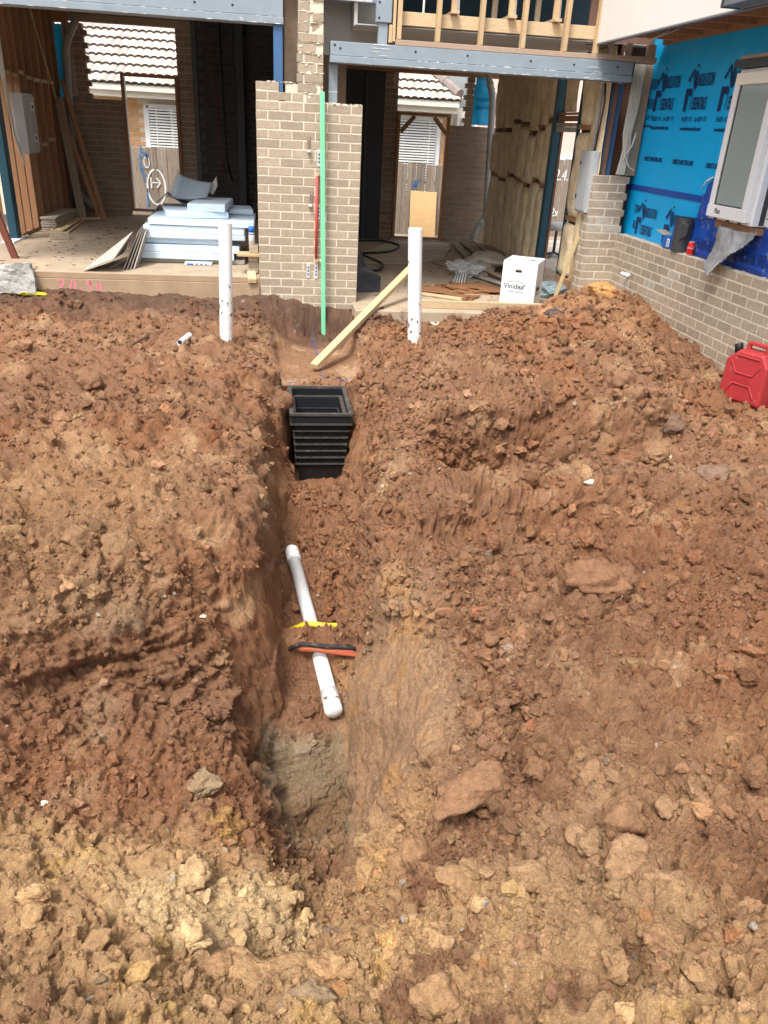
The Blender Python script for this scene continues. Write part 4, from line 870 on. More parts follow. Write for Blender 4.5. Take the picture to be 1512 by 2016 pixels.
MB().cbox(3.3,3.438,-5.2,-2.72,2.41,2.56,.006).obj('gutter_trough','gutter_grey',gt); MB().cbox(3.29,3.438,-2.718,-2.7,2.405,2.565,.003).obj('gutter_end','charcoal',gt)
# ceilings, roof: they keep the daylight out of the rooms
cl = MB().box(-3.7,1.0,.22,5.6,2.95,3.0).box(1.0,4.15,.2,5.6,2.44,2.448).obj('ceiling','ceiling_board',None,(0,3,2.95)); tag(cl,kind='structure')
tag(MB().box(3.93,4.3,.4,.43,-.3,2.43).box(3.47,4.3,.4,.43,2.431,3.34).obj('closing_board','cladding_back',None,(4.1,.4,-.3)),'brown board closing the gap behind the blue corner post','board')
rf = empty('upper_storey',(.2,3,3.3),'dark unfinished upper storey floor above both openings','upper floor')
MB().box(-3.6,-2.87,5.5,5.52,2.72,3.34).obj('end_board','hardwood',rf); MB().box(-3.8,4.3,.15,5.8,3.35,3.5).obj('floor_deck','ceiling_board',rf); MB().box(1.32,4.2,2.2,2.25,2.45,3.34).obj('sarking','sarking',rf)
MB().box(.995,1.03,.4,5.6,2.449,3.34).obj('bulkhead','ceiling_board',rf); MB().box(.7,1.32,.75,.8,2.2,3.34).obj('bulkhead','ceiling_board',rf)
MB().box(-3.8,.4,.2,.25,2.73,3.34).obj('bulkhead','ceiling_board',rf)
for z in (2.47,2.52): MB().box(1.4,4.1,.8,.84,z,z+.012).obj('floor_batten','old_timber',rf)
# ------------------------------------------------------------------ back walls of both rooms
YB = 5.6
bwl = empty('back_brick_wall',(-2.2,YB,0),'shaded brown brick back wall with door opening in the left room','brick wall')
MB().box(-3.3,-2.2,5.608,5.7,-.3,1.72).box(-3.0,-2.71,5.608,5.7,1.74,2.74).box(-1.3,-1.04,5.608,5.7,-.3,2.85).obj('mortar','mortar_shaded',bwl)
wall_y(bwl,-3.25,-2.19,YB,.0,1.722,'brick_shaded')
wall_y(bwl,-2.86,-2.7,YB,1.73,2.74,'brick_shaded',jag_r=.06)
wall_y(bwl,-1.31,-1.05,YB,.0,2.84,'brick_shaded',mod=.26)
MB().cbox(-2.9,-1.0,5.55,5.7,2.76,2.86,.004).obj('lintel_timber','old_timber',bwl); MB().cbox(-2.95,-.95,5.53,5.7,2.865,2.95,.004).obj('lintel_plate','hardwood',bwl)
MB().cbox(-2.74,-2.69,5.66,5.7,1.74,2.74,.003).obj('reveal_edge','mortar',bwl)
MB().cbox(-2.95,-2.89,5.45,5.5,1.76,2.74,.004).obj('frame_stud','old_timber',bwl)
ws = sheet('wall_wrap',[(-3.2,1.70),(-2.86,1.70),(-2.84,1.9),(-2.87,2.1),(-2.84,2.4),(-2.88,2.68),(-3.2,2.75)],lambda y,z: 0,'wrap_blue',None,.004,24,.02,6,.3)
def flat_y(o, y, label, cat):                                      # sheets are cut in the Y-Z plane: turn to face the viewer
    for v in o.data.vertices: w = v.co+WL[o.name]; v.co = (w.y, y+w.x, w.z)
    o.location = (0,0,0); WL[o.name] = Vector((0,0,0)); c = sum((v.co for v in o.data.vertices),Vector())/len(o.data.vertices)
    for v in o.data.vertices: v.co -= c
    o.location = c; WL[o.name] = c; return tag(o,label,cat)
flat_y(ws,5.63,'strip of bright blue wrap beside the toothed bricks in the left room','wrap')
ws = sheet('wall_wrap',[(3.52,1.66),(3.95,1.66),(3.9,2.2),(3.8,2.38),(3.56,2.38),(3.53,2.1),(3.5,1.9)],lambda y,z: 0,'wrap_blue',None,.004,24,.02,9,.3)
flat_y(ws,5.63,'strip of printed blue wrap beside the toothed bricks in the right room','wrap')
T = T3((0,5.6,0),(1,0,0),(0,0,1))
for z in (2.02,1.9): text('print','INSULATION',.07,T3((3.58,5.585,z),(1,0,0),(0,0,1)),'ink_navy',ws,.7)
def door_frame(x0,x1,z0,z1,y,label,m='hardwood',brace=False):
    e = empty('door_frame',((x0+x1)/2,y,z0),label,'door frame')
    for x in (x0,x1): MB().cbox(x-.025,x+.025,y-.02,y+.1,z0+.04,z1-.04,.003).obj('jamb',m,e)
    MB().cbox(x0-.025,x1+.025,y-.02,y+.1,z1-.038,z1+.005,.003).obj('head',m,e); MB().cbox(x0-.025,x1+.025,y-.02,y+.1,z0-.0,z0+.038,.003).obj('sill',m,e)
    if brace:
        for s,xa in ((1,x0),(-1,x1)): MB().bar((xa+s*.03,y-.03,z1-.3),(xa+s*.26,y-.03,z1-.05),.02,.07).obj('brace',m,e)
    else: MB().cbox(x0+.026,x0+.036,y-.03,y+.08,z0+.04,z1-.04,.002).obj('white_stop','white_frame',e); MB().cbox(x0+.03,x1,y-.03,y+.08,z0+.039,z0+.049,.002).obj('white_stop','white_frame',e)
    return e
door_frame(-2.16,-1.33,.07,2.1,5.56,'thin brown door frame standing in the left back opening')
door_frame(2.28,3.13,-.22,1.79,5.56,'brown door frame with two corner braces in the right back opening','hardwood',True)
dk = empty('party_wall',(-.4,5.5,0),'dark brick wall deep in shade at the back of the left room','brick wall')
MB().box(-1.05,.9,5.478,5.6,-.3,2.95).obj('mortar','mortar_deep_shade',dk)
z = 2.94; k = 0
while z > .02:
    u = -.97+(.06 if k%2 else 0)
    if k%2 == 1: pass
    while u < .16: put_brick(dk,(u+.065,5.47,z-.038),.12,'brick_deep_shade'); u += .13
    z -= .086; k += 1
MB().cbox(-1.06,-.985,5.44,5.476,0,2.93,.003).obj('damp_strip','charcoal',dk)
tag(MB().tube([(-.62,5.46,2.9),(-.6,5.45,2),(-.58,5.45,.95),(-.5,5.45,.62)],.012,8).obj('hanging_cable','black_rubber',None,(-.6,5.45,.62),smooth=True),'thick black cable hanging down the dark wall of the left room','cable')
tag(MB().tube([(-.72,5.46,2.6),(-.7,5.45,1.2),(-.64,5.45,.62)],.007,8).obj('hanging_cable','red_prop',None,(-.7,5.45,.62),smooth=True),'thin reddish cable hanging beside the thicker black one','cable')
tag(MB().cbox(-.38,-.26,5.33,5.45,.0,2.93,.006).obj('steel_post','steel_dark',None,(-.32,5.4,0)),'dark steel post against the back wall of the left room','steel post')
bwr = empty('back_brick_wall',(3.5,YB,-.24),'half height brown brick wall right of the braced door frame','brick wall')
MB().box(3.16,4.1,5.608,5.7,-.4,1.63).box(3.43,3.52,5.608,5.7,1.65,2.36).obj('mortar','mortar_shaded',bwr)
wall_y(bwr,3.165,4.1,YB,-.24,1.635,'brick_shaded'); wall_y(bwr,3.42,3.54,YB,1.64,2.36,'brick_shaded',jag_l=-.04)
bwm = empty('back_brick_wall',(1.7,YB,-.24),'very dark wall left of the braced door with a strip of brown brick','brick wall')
MB().box(1.0,2.03,5.598,5.7,-.4,2.45).obj('black_membrane','steel_dark',bwm); MB().box(2.035,2.25,5.608,5.7,-.4,2.36).obj('mortar','mortar_shaded',bwm)
wall_y(bwm,2.04,2.25,YB,-.24,2.13,'brick_shaded',mod=.23); wall_y(bwm,2.04,2.17,YB,2.13,2.4,'brick_shaded')
MB().cbox(1.7,1.74,5.54,5.59,-.24,2.3,.003).obj('frame_strip','charcoal',bwm)
tag(MB().cbox(1.05,3.95,5.54,5.7,2.365,2.436,.004).obj('timber_lintel','hardwood',None,(2.6,5.6,2.4)),'red brown timber lintel over the right back opening','lintel')
# cross wall between the rooms
xw = empty('cross_wall',(1.0,3,0),'dark cross wall dividing the left room from the right room','wall')
MB().box(.9,1.0,1.2,5.45,-.3,2.94).obj('wall_core','brick_shaded',xw); MB().box(.3,.66,.36,1.2,1.9,3.3).obj('column_back','brick_shaded',xw)
# ------------------------------------------------------------------ left stud wall
sw = empty('stud_wall',(-3.15,4,0),'red brown timber stud wall along the left side of the room','stud wall')
MB().box(-3.26,-3.245,3.45,5.55,-.1,2.94).box(-3.26,-3.245,2.5,3.44,1.85,2.94).obj('backing_board','cladding_back',sw)
for i,y in enumerate((2.62,2.98,3.3,3.62,4.0,4.4,4.82,5.2,5.5)): MB().cbox(-3.2,-3.1,y-.022,y+.023,.05,2.93,.003).obj('stud','hardwood',sw)
for i,(y0,y1,z) in enumerate(((2.65,2.95,1.9),(3.01,3.27,1.88),(3.33,3.59,1.93),(3.65,3.97,1.88),(4.03,4.37,1.87),(4.43,4.79,1.87),(4.85,5.17,1.87),(3.65,3.97,1.07),(4.03,4.37,1.05),(4.43,4.79,1.1))): MB().cbox(-3.19,-3.11,y0,y1,z,z+.045,.003).obj('noggin','pine_y',sw)
MB().cbox(-3.2,-3.1,2.5,5.55,.002,.048,.003).obj('bottom_plate','hardwood',sw)
for y0,x in ((3.4,-3.235),(3.78,-3.235),(4.18,-3.235),(4.6,-3.235)): MB().cbox(x-.008,x,y0-.12,y0+.13,.05,2.9,.002).obj('weatherboard','hardwood',sw)
tp = empty('steel_post',(-3.15,2.4,0),'dark teal steel post at the far left end of the stud wall','steel post')
MB().cbox(-3.2,-3.1,2.22,2.4,.0,2.9,.006).obj('post_shaft','teal_steel',tp); MB().cbox(-3.22,-3.06,1.9,2.6,.0,.02,.002).obj('white_sill','white_frame',tp)
MB().box(-4.5,-3.6,-.02,9,-.6,-.12).obj('side_yard','yard_ground',None,(-4,4,-.12)); tag(bpy.data.objects['side_yard'],kind='structure')
lf = empty('side_fence',(-4.4,3,-.1),'tan fence glimpsed past the stud wall at far left','fence')
for k in range(14): MB().cbox(-4.42,-4.4,.2+k*.42,.2+k*.42+.405,-.12,1.75,.003).obj('fence_panel','neigh_brick',lf)
mb = empty('meter_box',(-3.05,3,1),'pale grey electrical box with two latches on the stud wall','electrical box')
MB().cbox(-3.1,-2.96,2.78,3.3,1.0,1.7,.006).obj('cabinet','meter_grey',mb); MB().cbox(-2.958,-2.945,2.97,3.28,1.03,1.67,.004).obj('door','meter_grey',mb)
for z in (1.13,1.5): MB().cbox(-2.944,-2.94,3.05,3.2,z,z+.1,.001).obj('latch_plate','galv',mb); MB().cbox(-2.939,-2.93,3.1,3.14,z+.03,z+.07,.003).obj('latch','black_rubber',mb)
b = MB()
for k in range(5): b.tube([(-3.12+.01*k,2.5+.03*k,2.3),(-3.08,2.52+.02*k,1.7),(-3.06,2.56+.02*k,1.2),(-3.02,2.6+.03*k,.98-.03*k),(-3.0,2.66,1.02),(-3.04,2.6,1.15)],.007,6)
tag(b.obj('cable_bundle','cable_white',None,(-3.05,2.55,1)),'bundle of white cables looped at the end of the stud wall','cable')
lp = tag(baro('red_prop',(-2.74,.78,0),(-3.02,.36,1.6),.07,.05,'red_prop'),'red brown prop leaning outwards at the left edge of the slab','prop')
tag(baro('leaning_board',(-2.82,4.75,.01),(-3.05,5.1,1.7),.12,.03,'old_timber'),'grey brown plank leaning on the stud wall','plank')
for (a,b_),m,l in ((((-2.55,4.75,.01),(-3.12,5.2,1.72)),'hardwood','dark reddish board leaning in the far left corner, nearer of two'),(((-2.47,4.66,.01),(-3.02,5.35,1.95)),'hardwood','dark reddish board leaning in the far left corner, outer of two')):
    tag(baro('leaning_board',a,b_,.075,.03,m),l,'plank')
tag(baro('timber_offcut',(-2.82,4.5,.03),(-2.5,4.72,.03),.05,.04,'pine_x'),'pale batten lying at the foot of the leaning boards','batten')
tag(baro('leaning_batten',(-3.09,5.25,1.5),(-3.09,4.2,2.8),.02,.03,'pine_y'),'thin pale batten leaning across the studs','batten')
gs = empty('board_stack',(-3.0,3.9,0),'low stack of weathered grey boards along the foot of the stud wall','boards')
for k in range(5): MB().cbox(-3.08+random.uniform(-.015,.015),-2.88+random.uniform(-.01,.01),3.28+random.uniform(0,.05),4.6+random.uniform(-.2,.2),.035*k+.002,.035*k+.033,.003).obj('board','grey_timber',gs)
for k in range(3): MB().cbox(-3.07,-2.9,4.75,5.35,.035*k+.002,.035*k+.033,.003).obj('board','grey_timber',gs)
for i,(p,q,w) in enumerate((((-2.8,3.0,.02),(-2.84,4.6,.03),.12),((-2.66,3.05,.015),(-2.74,4.4,.02),.03),((-2.9,3.1,.02),(-2.98,4.3,.025),.04))):
    tag(baro('loose_board',p,q,w,.02,'pine_y'),('wide pale board lying on the left slab, tipped on a brick','thin pale batten lying right of the wide pale board','thin pale batten lying left of the wide pale board')[i],'board')
tag(MB().cbox(-.115,.115,-.055,.055,0,.09,.004).obj('loose_brick','brick',None,(0,0,0)),'single brown brick lying on the left slab before pale boards','brick'); o = bpy.data.objects['loose_brick']; o.location = (-2.63,2.42,.001); o.rotation_euler = (0,0,.35)
def drain(name, pts, r, label):
    e = empty(name,pts[-1],label,'drain pipe'); P = [Vector(p) for p in pts]; out = [P[0]]
    for i in range(1,len(P)-1):
        a = (P[i-1]-P[i]).normalized()*r*2.6; c = (P[i+1]-P[i]).normalized()*r*2.6
        for t in np.linspace(0,1,6): out.append(P[i]+a*(1-t)**2+c*t**2)
    out.append(P[-1]); MB().tube(out,r,18).obj('pipe','pvc_grey',e,smooth=True)
    for i in range(1,len(P)-1):
        for q in (P[i-1],P[i+1]):
            d = (q-P[i]).normalized(); MB().tube([P[i]+d*r*2.6,P[i]+d*r*3.6],r*1.1,18).obj('socket','pvc_grey',e,smooth=True)
    return e
drain('drain_pipe',[(-2.72,5.35,2.75),(-2.92,5.35,2.42),(-3.0,5.38,.36),(-2.76,5.38,.12)],.055,'grey drain pipe with elbows in the left back corner')
tag(MB().tube([(-3.06,5.42,1.2),(-3.06,5.42,.1)],.03,10).obj('blue_pipe','steel_blue',None,(-3.06,5.42,.1),smooth=True),'thin blue pipe behind the left grey drain pipe','pipe')
drain('drain_pipe',[(3.62,5.3,2.5),(3.78,5.3,2.1),(3.86,5.25,.22),(3.66,5.2,.0),(3.66,5.2,-.2)],.055,'grey drain pipe with lower bend in the right back corner')
tag(MB().tube([(3.87,5.1,.3),(3.87,5.1,-.2)],.03,10).obj('blue_pipe','wrap_blue',None,(3.87,5.1,-.2),smooth=True),'thin blue pipe beside the right grey drain pipe','pipe')
# ------------------------------------------------------------------ insulated wall, right room
iw = empty('insulated_wall',(3.8,3,-.24),'timber wall packed with bulging tan wool batts in the right room','insulated wall')
def batt(y0,y1,z0,z1,seed,bulge=.05,x=3.76):
    n,m = 10,24; b = MB(); Yg = np.linspace(y0,y1,n); Zg = np.linspace(z0,z1,m); G = np.stack(np.meshgrid(Yg,Zg,indexing='ij'),2).reshape(-1,2)
    Q = np.stack([np.full(len(G),seed*3.1),G[:,0]*2.2,G[:,1]],1); f_ = fbm(Q,.3,3,seed)
    u = (G[:,0]-y0)/(y1-y0); w = (G[:,1]-z0)/(z1-z0); e = (np.clip(1-np.abs(2*u-1)**3,0,1)**.6)*(np.clip(1-np.abs(2*w-1)**14,0,1)**.6)
    yj = .02*fbm(np.stack([np.full(len(G),seed),G[:,1]*0+1,G[:,1]],1),.25,2,seed+3)
    dx = e*(bulge+.03*f_)
    for i,(yy,zz) in enumerate(G): b.v.append((x-dx[i],yy+yj[i],zz))
    b.f += [(i*m+j,i*m+j+1,(i+1)*m+j+1,(i+1)*m+j) for i in range(n-1) for j in range(m-1)]; b.mi += [0]*len(b.f)
    return b.obj('batt','batt',iw,smooth=True)
ye = [1.86,2.2,2.55,2.95,3.4,3.85,4.35,4.85]
for i in range(len(ye)-1):
    a,c = ye[i]+.012,ye[i+1]-.012
    batt(a,c,-.2,.92+.05*math.sin(i*2.1),10+i,.06+.02*math.sin(i)); batt(a,c,.97+.05*math.sin(i*2.1),1.62+.08*math.cos(i*1.7),30+i,.06); batt(a,c,1.68+.08*math.cos(i*1.7),2.43,50+i,.05)
    MB().cbox(3.765,3.8,ye[i+1]-.022,ye[i+1]+.022,-.24,2.43,.003).obj('stud','hardwood',iw)
MB().box(3.80,3.83,1.75,4.9,-.3,2.44).box(3.80,3.83,.2,1.04,-.3,2.44).obj('backing','cladding_back',iw)
for z in (.93,1.64): MB().cbox(3.755,3.795,1.9,4.85,z,z+.04,.003).obj('noggin','hardwood',iw)
batt(.62,1.0,-.0,.6,71,.06); batt(.62,1.0,.68,1.6,72,.06); batt(.62,1.0,1.67,2.43,73,.05); batt(.42,.6,.3,2.43,74,.05); batt(.22,.4,.6,2.43,75,.05)
for y in (.61,.41): MB().cbox(3.75,3.8,y-.02,y+.02,-.2,2.43,.003).obj('stud','pine',iw)
for z in (.63,1.63): MB().cbox(3.74,3.795,.3,1.0,z,z+.05,.003).obj('noggin','hardwood',iw)
batt(1.2,1.62,1.82,2.4,80,.04); MB().cbox(3.74,3.8,1.1,1.75,1.72,1.78,.003).obj('noggin','hardwood',iw); MB().cbox(3.73,3.82,1.1,1.74,1.79,1.815,.003).obj('noggin','hardwood',iw)
MB().cbox(3.72,3.8,.3,1.0,-.24,-.02,.003).obj('ply_base','hardwood',iw)
df = empty('steel_door_frame',(3.75,1.4,-.24),'dark teal steel door frame set in the insulated wall','door frame')
MB().cbox(3.70,3.79,1.75,1.86,-.24,2.43,.004).obj('jamb','teal_steel',df); MB().cbox(3.75,3.79,1.05,1.09,-.24,2.43,.004).obj('jamb','teal_steel',df); MB().cbox(3.7,3.79,1.092,1.678,1.66,1.7,.003).obj('header','old_timber',df)
MB().cbox(3.7,3.78,1.092,1.67,1.6,1.655,.003).obj('header','grey_timber',df)
me_ = empty('meter_box',(3.7,.25,.75),'tall light grey meter box on the insulated wall behind the corner pier','electrical box')
MB().cbox(3.66,3.74,.2,.55,.78,1.42,.005).obj('cabinet','meter_grey',me_); MB().cbox(3.652,3.66,.24,.53,.8,1.405,.003).obj('door','meter_grey',me_)
for z in (.92,1.27): MB().cbox(3.643,3.651,.5,.52,z,z+.04,.002).obj('latch','black_rubber',me_)
MB().tube([(3.68,.3,1.4),(3.7,.32,2.08)],.018,8).obj('conduit','pvc_grey',me_,smooth=True); MB().tube([(3.68,.22,1.4),(3.7,.2,1.9),(3.69,.24,2.08)],.01,8).obj('black_cable','black_rubber',me_,smooth=True)
b = MB()
for k in range(7): b.tube([(3.96+.02*k,.16+.004*k,2.27),(3.95+.018*k,.14,1.9),(3.94+.014*k,.13,1.6),(3.97+.012*k,.13,1.45),(3.94+.014*k,.14,1.2)],.0075,6)
b.tube([(3.99,.12,1.62),(3.97,.08,1.4),(4.04,.06,1.28),(4.1,.06,1.25)],.007,6).tube([(4.08,.12,1.62),(4.05,.1,1.5),(3.98,.12,1.35)],.01,6)
tag(b.obj('cable_bundle','cable_white',None,(4,.13,1.2)),'bundle of pale cables hanging between the blue post and blue wrap','cable')
tag(MB().cbox(4.0,4.18,.19,.25,1.19,2.27,.003).obj('corner_stud','old_timber',None,(4.1,.2,1.2)),'brown timber stud behind the pale hanging cables','stud')
# things beyond the side door
st = empty('swivel_stool',(5.05,4.9,-.35),'grey padded swivel stool on a star base seen through the side door','stool')
MB().tube([(5.05,4.9,.1),(5.05,4.9,.13),(5.05,4.9,.2),(5.05,4.9,.22)],[.2,.24,.24,.2],20).obj('seat','stool_grey',st,smooth=True)
MB().tube([(5.05,4.9,-.28),(5.05,4.9,.1)],.025,10).obj('column','charcoal',st,smooth=True)
for k in range(5): a = k*1.257+.3; MB().bar((5.05,4.9,-.27),(5.05+.27*math.cos(a),4.9+.27*math.sin(a),-.34),.04,.025).obj('foot','charcoal',st)
# ------------------------------------------------------------------ fence and neighbouring houses
fe = empty('paling_fence',(2.5,8,-.5),'weathered timber paling fence with paint scrawls behind the house','fence')
x = -4; pm_ = []
for j in range(6):
    b = MB().cbox(-.046,.046,-.009,.009,0,1.5,.003); me = b.mesh('paling'); me.materials.append(M['paling']); pm_.append(me)
k = 0
while x < 8.2:
    o = obj('paling',pm_[k%6],None,fe,(x,8+(.012 if k%2 else 0),-.55+random.uniform(-.015,.015)+(.03 if x<0 else -.02 if x<4.5 else .2)),(0,random.uniform(-.006,.006),0)); x += .096; k += 1
for z in (-.1,.55): MB().cbox(-4,8.2,8.03,8.08,z,z+.07,.003).obj('rail','grey_timber',fe)
T = T3((0,7.985,0),(1,0,0),(0,0,1))
def circ(cx,cz,rx,rz,a0=0,a1=6.3,n=18): return [(cx+rx*math.cos(t),cz+rz*math.sin(t)) for t in np.linspace(a0,a1,n)]
strokes('paint_mark',[circ(-2.07,.28,.17,.32,1.7,7.7)],.03,T,'white_paint',fe); strokes('paint_mark',[[(-2.17,.36),(-2.0,.36)],[(-2.06,.45),(-1.99,.36),(-2.06,.27)],[(-2.16,.26),(-2.165,.45)]],.025,T,'white_paint',fe)
strokes('paint_mark',[circ(-2.22,.72,.05,.1)],.016,T,'white_paint',fe)
strokes('paint_mark',[[(-2.3,1.0),(-2.32,.9),(-2.22,.88),(-2.2,.82)],[(-2.36,.85),(-2.3,.82),(-2.37,.76)],[(-2.28,.86),(-2.22,.85),(-2.2,.78)],[(-2.33,.74),(-2.35,.62)],[(-2.36,.6),(-2.28,.62),(-2.33,.52),(-2.25,.48)],[(-2.24,.25),(-2.26,-.15)],[(-2.3,.45),(-2.28,.35)]],.035,T,'blue_paint',fe)
strokes('paint_mark',[[(2.97,.5),(3.03,.65),(3.06,.5)],[(3.0,.55),(3.1,.62)],[(3.05,.48),(3.12,.66)],[(2.95,.48),(3.08,.47)]],.022,T,'blue_paint',fe)
T = T3((0,7.985,0),(1,0,0),(0,0,1)); DX = .0
text('paint_mark','2.4.',.3,T3((5.95,7.984,.75),(1,0,0),(0,0,1)),'white_paint',fe,.7,.1); text('paint_mark','0',.34,T3((5.85,7.984,.4),(1,0,0),(0,0,1)),'white_paint',fe,.5,.1); text('paint_mark','242x',.24,T3((5.8,7.984,.05),(1,0,0),(0,0,1)),'white_paint',fe,.7,.1)
tag(MB().cbox(-.27,.27,-.009,.009,0,.9,.002).obj('plywood_sheet','ply',None,(0,0,0)),'pale orange plywood sheet leaning on the fence beyond the right door','plywood'); o = bpy.data.objects['plywood_sheet']; o.location = (3.2,7.7,-.44); o.rotation_euler = (-.3,.03,0)
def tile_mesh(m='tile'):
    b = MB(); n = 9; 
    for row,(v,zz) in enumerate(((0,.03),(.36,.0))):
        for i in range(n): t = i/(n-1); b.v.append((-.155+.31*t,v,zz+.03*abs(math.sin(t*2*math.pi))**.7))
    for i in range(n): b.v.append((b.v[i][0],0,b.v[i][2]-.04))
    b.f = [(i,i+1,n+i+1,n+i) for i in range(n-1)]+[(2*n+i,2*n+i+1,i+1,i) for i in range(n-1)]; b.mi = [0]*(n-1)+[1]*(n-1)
    return b.mesh('tile',[m,'tile_end_shade'])
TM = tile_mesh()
def house(label, x0, x1, y, ze, win, hip, xt0, xt1, rows):
    """neighbour: wall with window and blind, gutter, tiled roof that hips down at its right end"""
    e = empty('neighbour_house',((x0+x1)/2,y,-.5),label,'house')
    wl_ = MB().box(x0,x1,y+.5,y+.7,-.6,ze-.1).obj('wall','mortar',e)
    z = ze-.12; k = 0
    while z > .45:
        for (u,c_) in course(xt0,xt1,k%2==1):
            if not (win[0]-.1 < (u+c_)/2 < win[1]+.1): put_brick(wl_,((u+c_)/2,y+.49,z-.038),round(c_-u,2),'neigh_brick')
        z -= .086; k += 1
    MB().cbox(x0,x1,y+.12,y+.49,ze-.1,ze-.085,.003).obj('eave_lining','cream',e)
    MB().cbox(x0,x1,y,y+.1,ze-.0,ze+.13,.015).obj('gutter','cream',e); MB().cbox(x0,x1,y+.1,y+.12,ze-.1,ze+.09,.003).obj('fascia','cream',e)
    w = MB().cbox(win[0],win[1],y+.4,y+.44,win[2],win[3],.004).obj('window','window_dark',e)
    for xx in (win[0],win[1]): MB().cbox(xx-.05,xx+.05,y+.38,y+.48,win[2]-.05,win[3]+.05,.004).obj('frame','white_frame',w)
    MB().cbox(win[0],win[1],y+.38,y+.48,win[3],win[3]+.08,.004).obj('frame','white_frame',w); MB().cbox(win[0],win[1],y+.37,y+.48,win[2]-.08,win[2],.004).obj('frame','white_frame',w)
    if len(win) > 4: MB().cbox(win[4]-.03,win[4]+.03,y+.37,y+.4,win[2],win[3],.003).obj('mullion','white_frame',w)
    z = win[3]-.02
    while z > win[2]: MB().cbox(win[0]+.06,win[1]-.06,y+.33,y+.375,z-.017,z+.014,.002,).obj('slat','blind',w); z -= .052
    for xx in (win[0]+.2,win[1]-.2): MB().cbox(xx-.008,xx+.008,y+.325,y+.33,win[2],win[3],.001).obj('blind_tape','blind',w)
    SL = R_(32); g = .32; r = MB().add([(x0,y+.03,ze+.1),(x1,y+.03,ze+.1),(hip-4.6,y+7,ze+.1+7*math.tan(SL)),(x0,y+7,ze+.1+7*math.tan(SL))],[(0,1,2,3)]).obj('roof','tile_ridge',e)
    for i in range(rows):
        yy = y-.02+i*g*math.cos(SL); zz = ze+.125+i*g*math.sin(SL); x = xt0+(.15 if i%2 else 0)
        while x < min(xt1,hip-.66*(yy-y)*1.0):
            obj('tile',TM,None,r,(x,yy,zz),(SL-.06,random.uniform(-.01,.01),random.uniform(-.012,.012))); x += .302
        x = hip-.66*(yy-y)+.22
    for i in range(int(rows*.95)):                                            # hip ridge caps and the far slope beyond it
        yy = y+.1+i*.36; p = Vector((hip-.66*(yy-y)+.02,yy,ze+.2+(yy-y)*math.tan(SL))); q = Vector((hip-.66*(yy+.4-y)+.02,yy+.4,ze+.2+(yy+.4-y)*math.tan(SL)))
        MB().tube([p,q],[.11,.095],8).obj('ridge_cap','tile_ridge',r)
    hp = MB().add([(hip,y+.03,ze+.1),(hip+.3,y+9,ze+.1),(hip-4.6,y+7,ze+.1+7*math.tan(SL))],[(0,1,2)]).obj('hip_slope','tile',e)
    SH = math.atan2(7*math.tan(SL),4.6)
    for i in range(8):
        for j in range(9):
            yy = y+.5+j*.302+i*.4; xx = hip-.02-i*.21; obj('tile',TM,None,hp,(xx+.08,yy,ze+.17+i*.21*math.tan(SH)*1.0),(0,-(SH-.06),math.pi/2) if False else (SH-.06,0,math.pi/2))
    return e
house('neighbouring house with pale tiled roof and slatted blind seen through the left opening',-7,-.2,9.0,1.93,(-2.35,-1.2,.3,1.66,-1.85),-.2,-4.2,-.1,15)
house('neighbouring house with pale tiled roof and wide blind seen through the right opening',.6,4.05,9.0,1.98,(2.45,3.72,.3,1.72),4.1,1.8,4.0,9)
pk = empty('neighbour_house',(6.5,9,-.5),'pinkish clad wall seen above the fence through the side door','house')
MB().box(4.6,10,9.5,9.7,-.6,3.4).obj('wall','pink_wrap',pk); MB().cbox(4.6,10,9.4,9.5,1.0,1.16,.004).obj('trim_board','white_frame',pk)
sh = empty('bay_window',(4.4,9.4,.4),'narrow bay with grey curtain beside the right neighbouring house corner','window')
MB().cbox(4.12,4.6,9.45,9.6,-.5,2.0,.004).obj('frame','cream',sh); MB().cbox(4.2,4.5,9.43,9.449,.6,1.8,.002).obj('curtain','stool_grey',sh)
tag(MB().tube([(4.3,8.9,1.85),(4.38,8.9,1.72),(4.42,8.88,1.66)],[.03,.05,.06],10).obj('flood_light','galv',None,(4.35,8.9,1.75)),'small silver flood light under the neighbour eave corner','lamp')
# ------------------------------------------------------------------ foam stack on the left slab
def foam(x0,x1,y0,y1,z0,z1,label,rot=0.):
    cx,cy = (x0+x1)/2,(y0+y1)/2; b = MB().cbox(x0-cx,x1-cx,y0-cy,y1-cy,0,z1-z0,.006,0,None,.004); o = b.obj('foam_board','foam',None,(0,0,0)); o.location = (cx,cy,z0); o.rotation_euler = (random.uniform(-.004,.004),random.uniform(-.004,.004),rot); WL[o.name] = Vector((cx,cy,z0))
    return tag(o,label,'foam board','pale blue foam boards in the stack')
foam(-1.42,-.3,.74,1.9,.055,.125,'lowest pale blue foam board of the stack, its left end sticking out furthest')
foam(-1.4,-.24,.76,1.9,.128,.21,'second foam board from the bottom of the stack, with a nick at its left end',.004)
foam(-1.36,-.32,.8,1.9,.213,.272,'third foam board from the bottom, set back in the stack',-.006)
foam(-1.28,-.17,.74,1.85,.275,.335,'fourth foam board from the bottom of the stack, shifted right',.005)
foam(-1.3,-.17,.74,1.85,.338,.418,'fifth foam board from the bottom, thicker and dented on its face',-.004)
foam(-1.24,-.06,.73,1.75,.421,.492,'widest upper foam board carrying two smaller boards on top')
foam(-1.12,-.42,.82,1.75,.496,.566,'small foam board under the topmost one, turned a little to the left',.16)
foam(-.78,-.36,.84,1.75,.57,.65,'topmost short foam board lying across the right of the stack',-.06)
foam(-.4,-.1,1.4,1.85,.5,.56,'loose foam offcut at the back right of the stack',.1)
tag(MB().cbox(-1.36,-.18,.8,1.9,.003,.05,.004).obj('pallet_board','fibre_cement',None,(-.8,1.3,0)),'grey board under the foam stack','board')
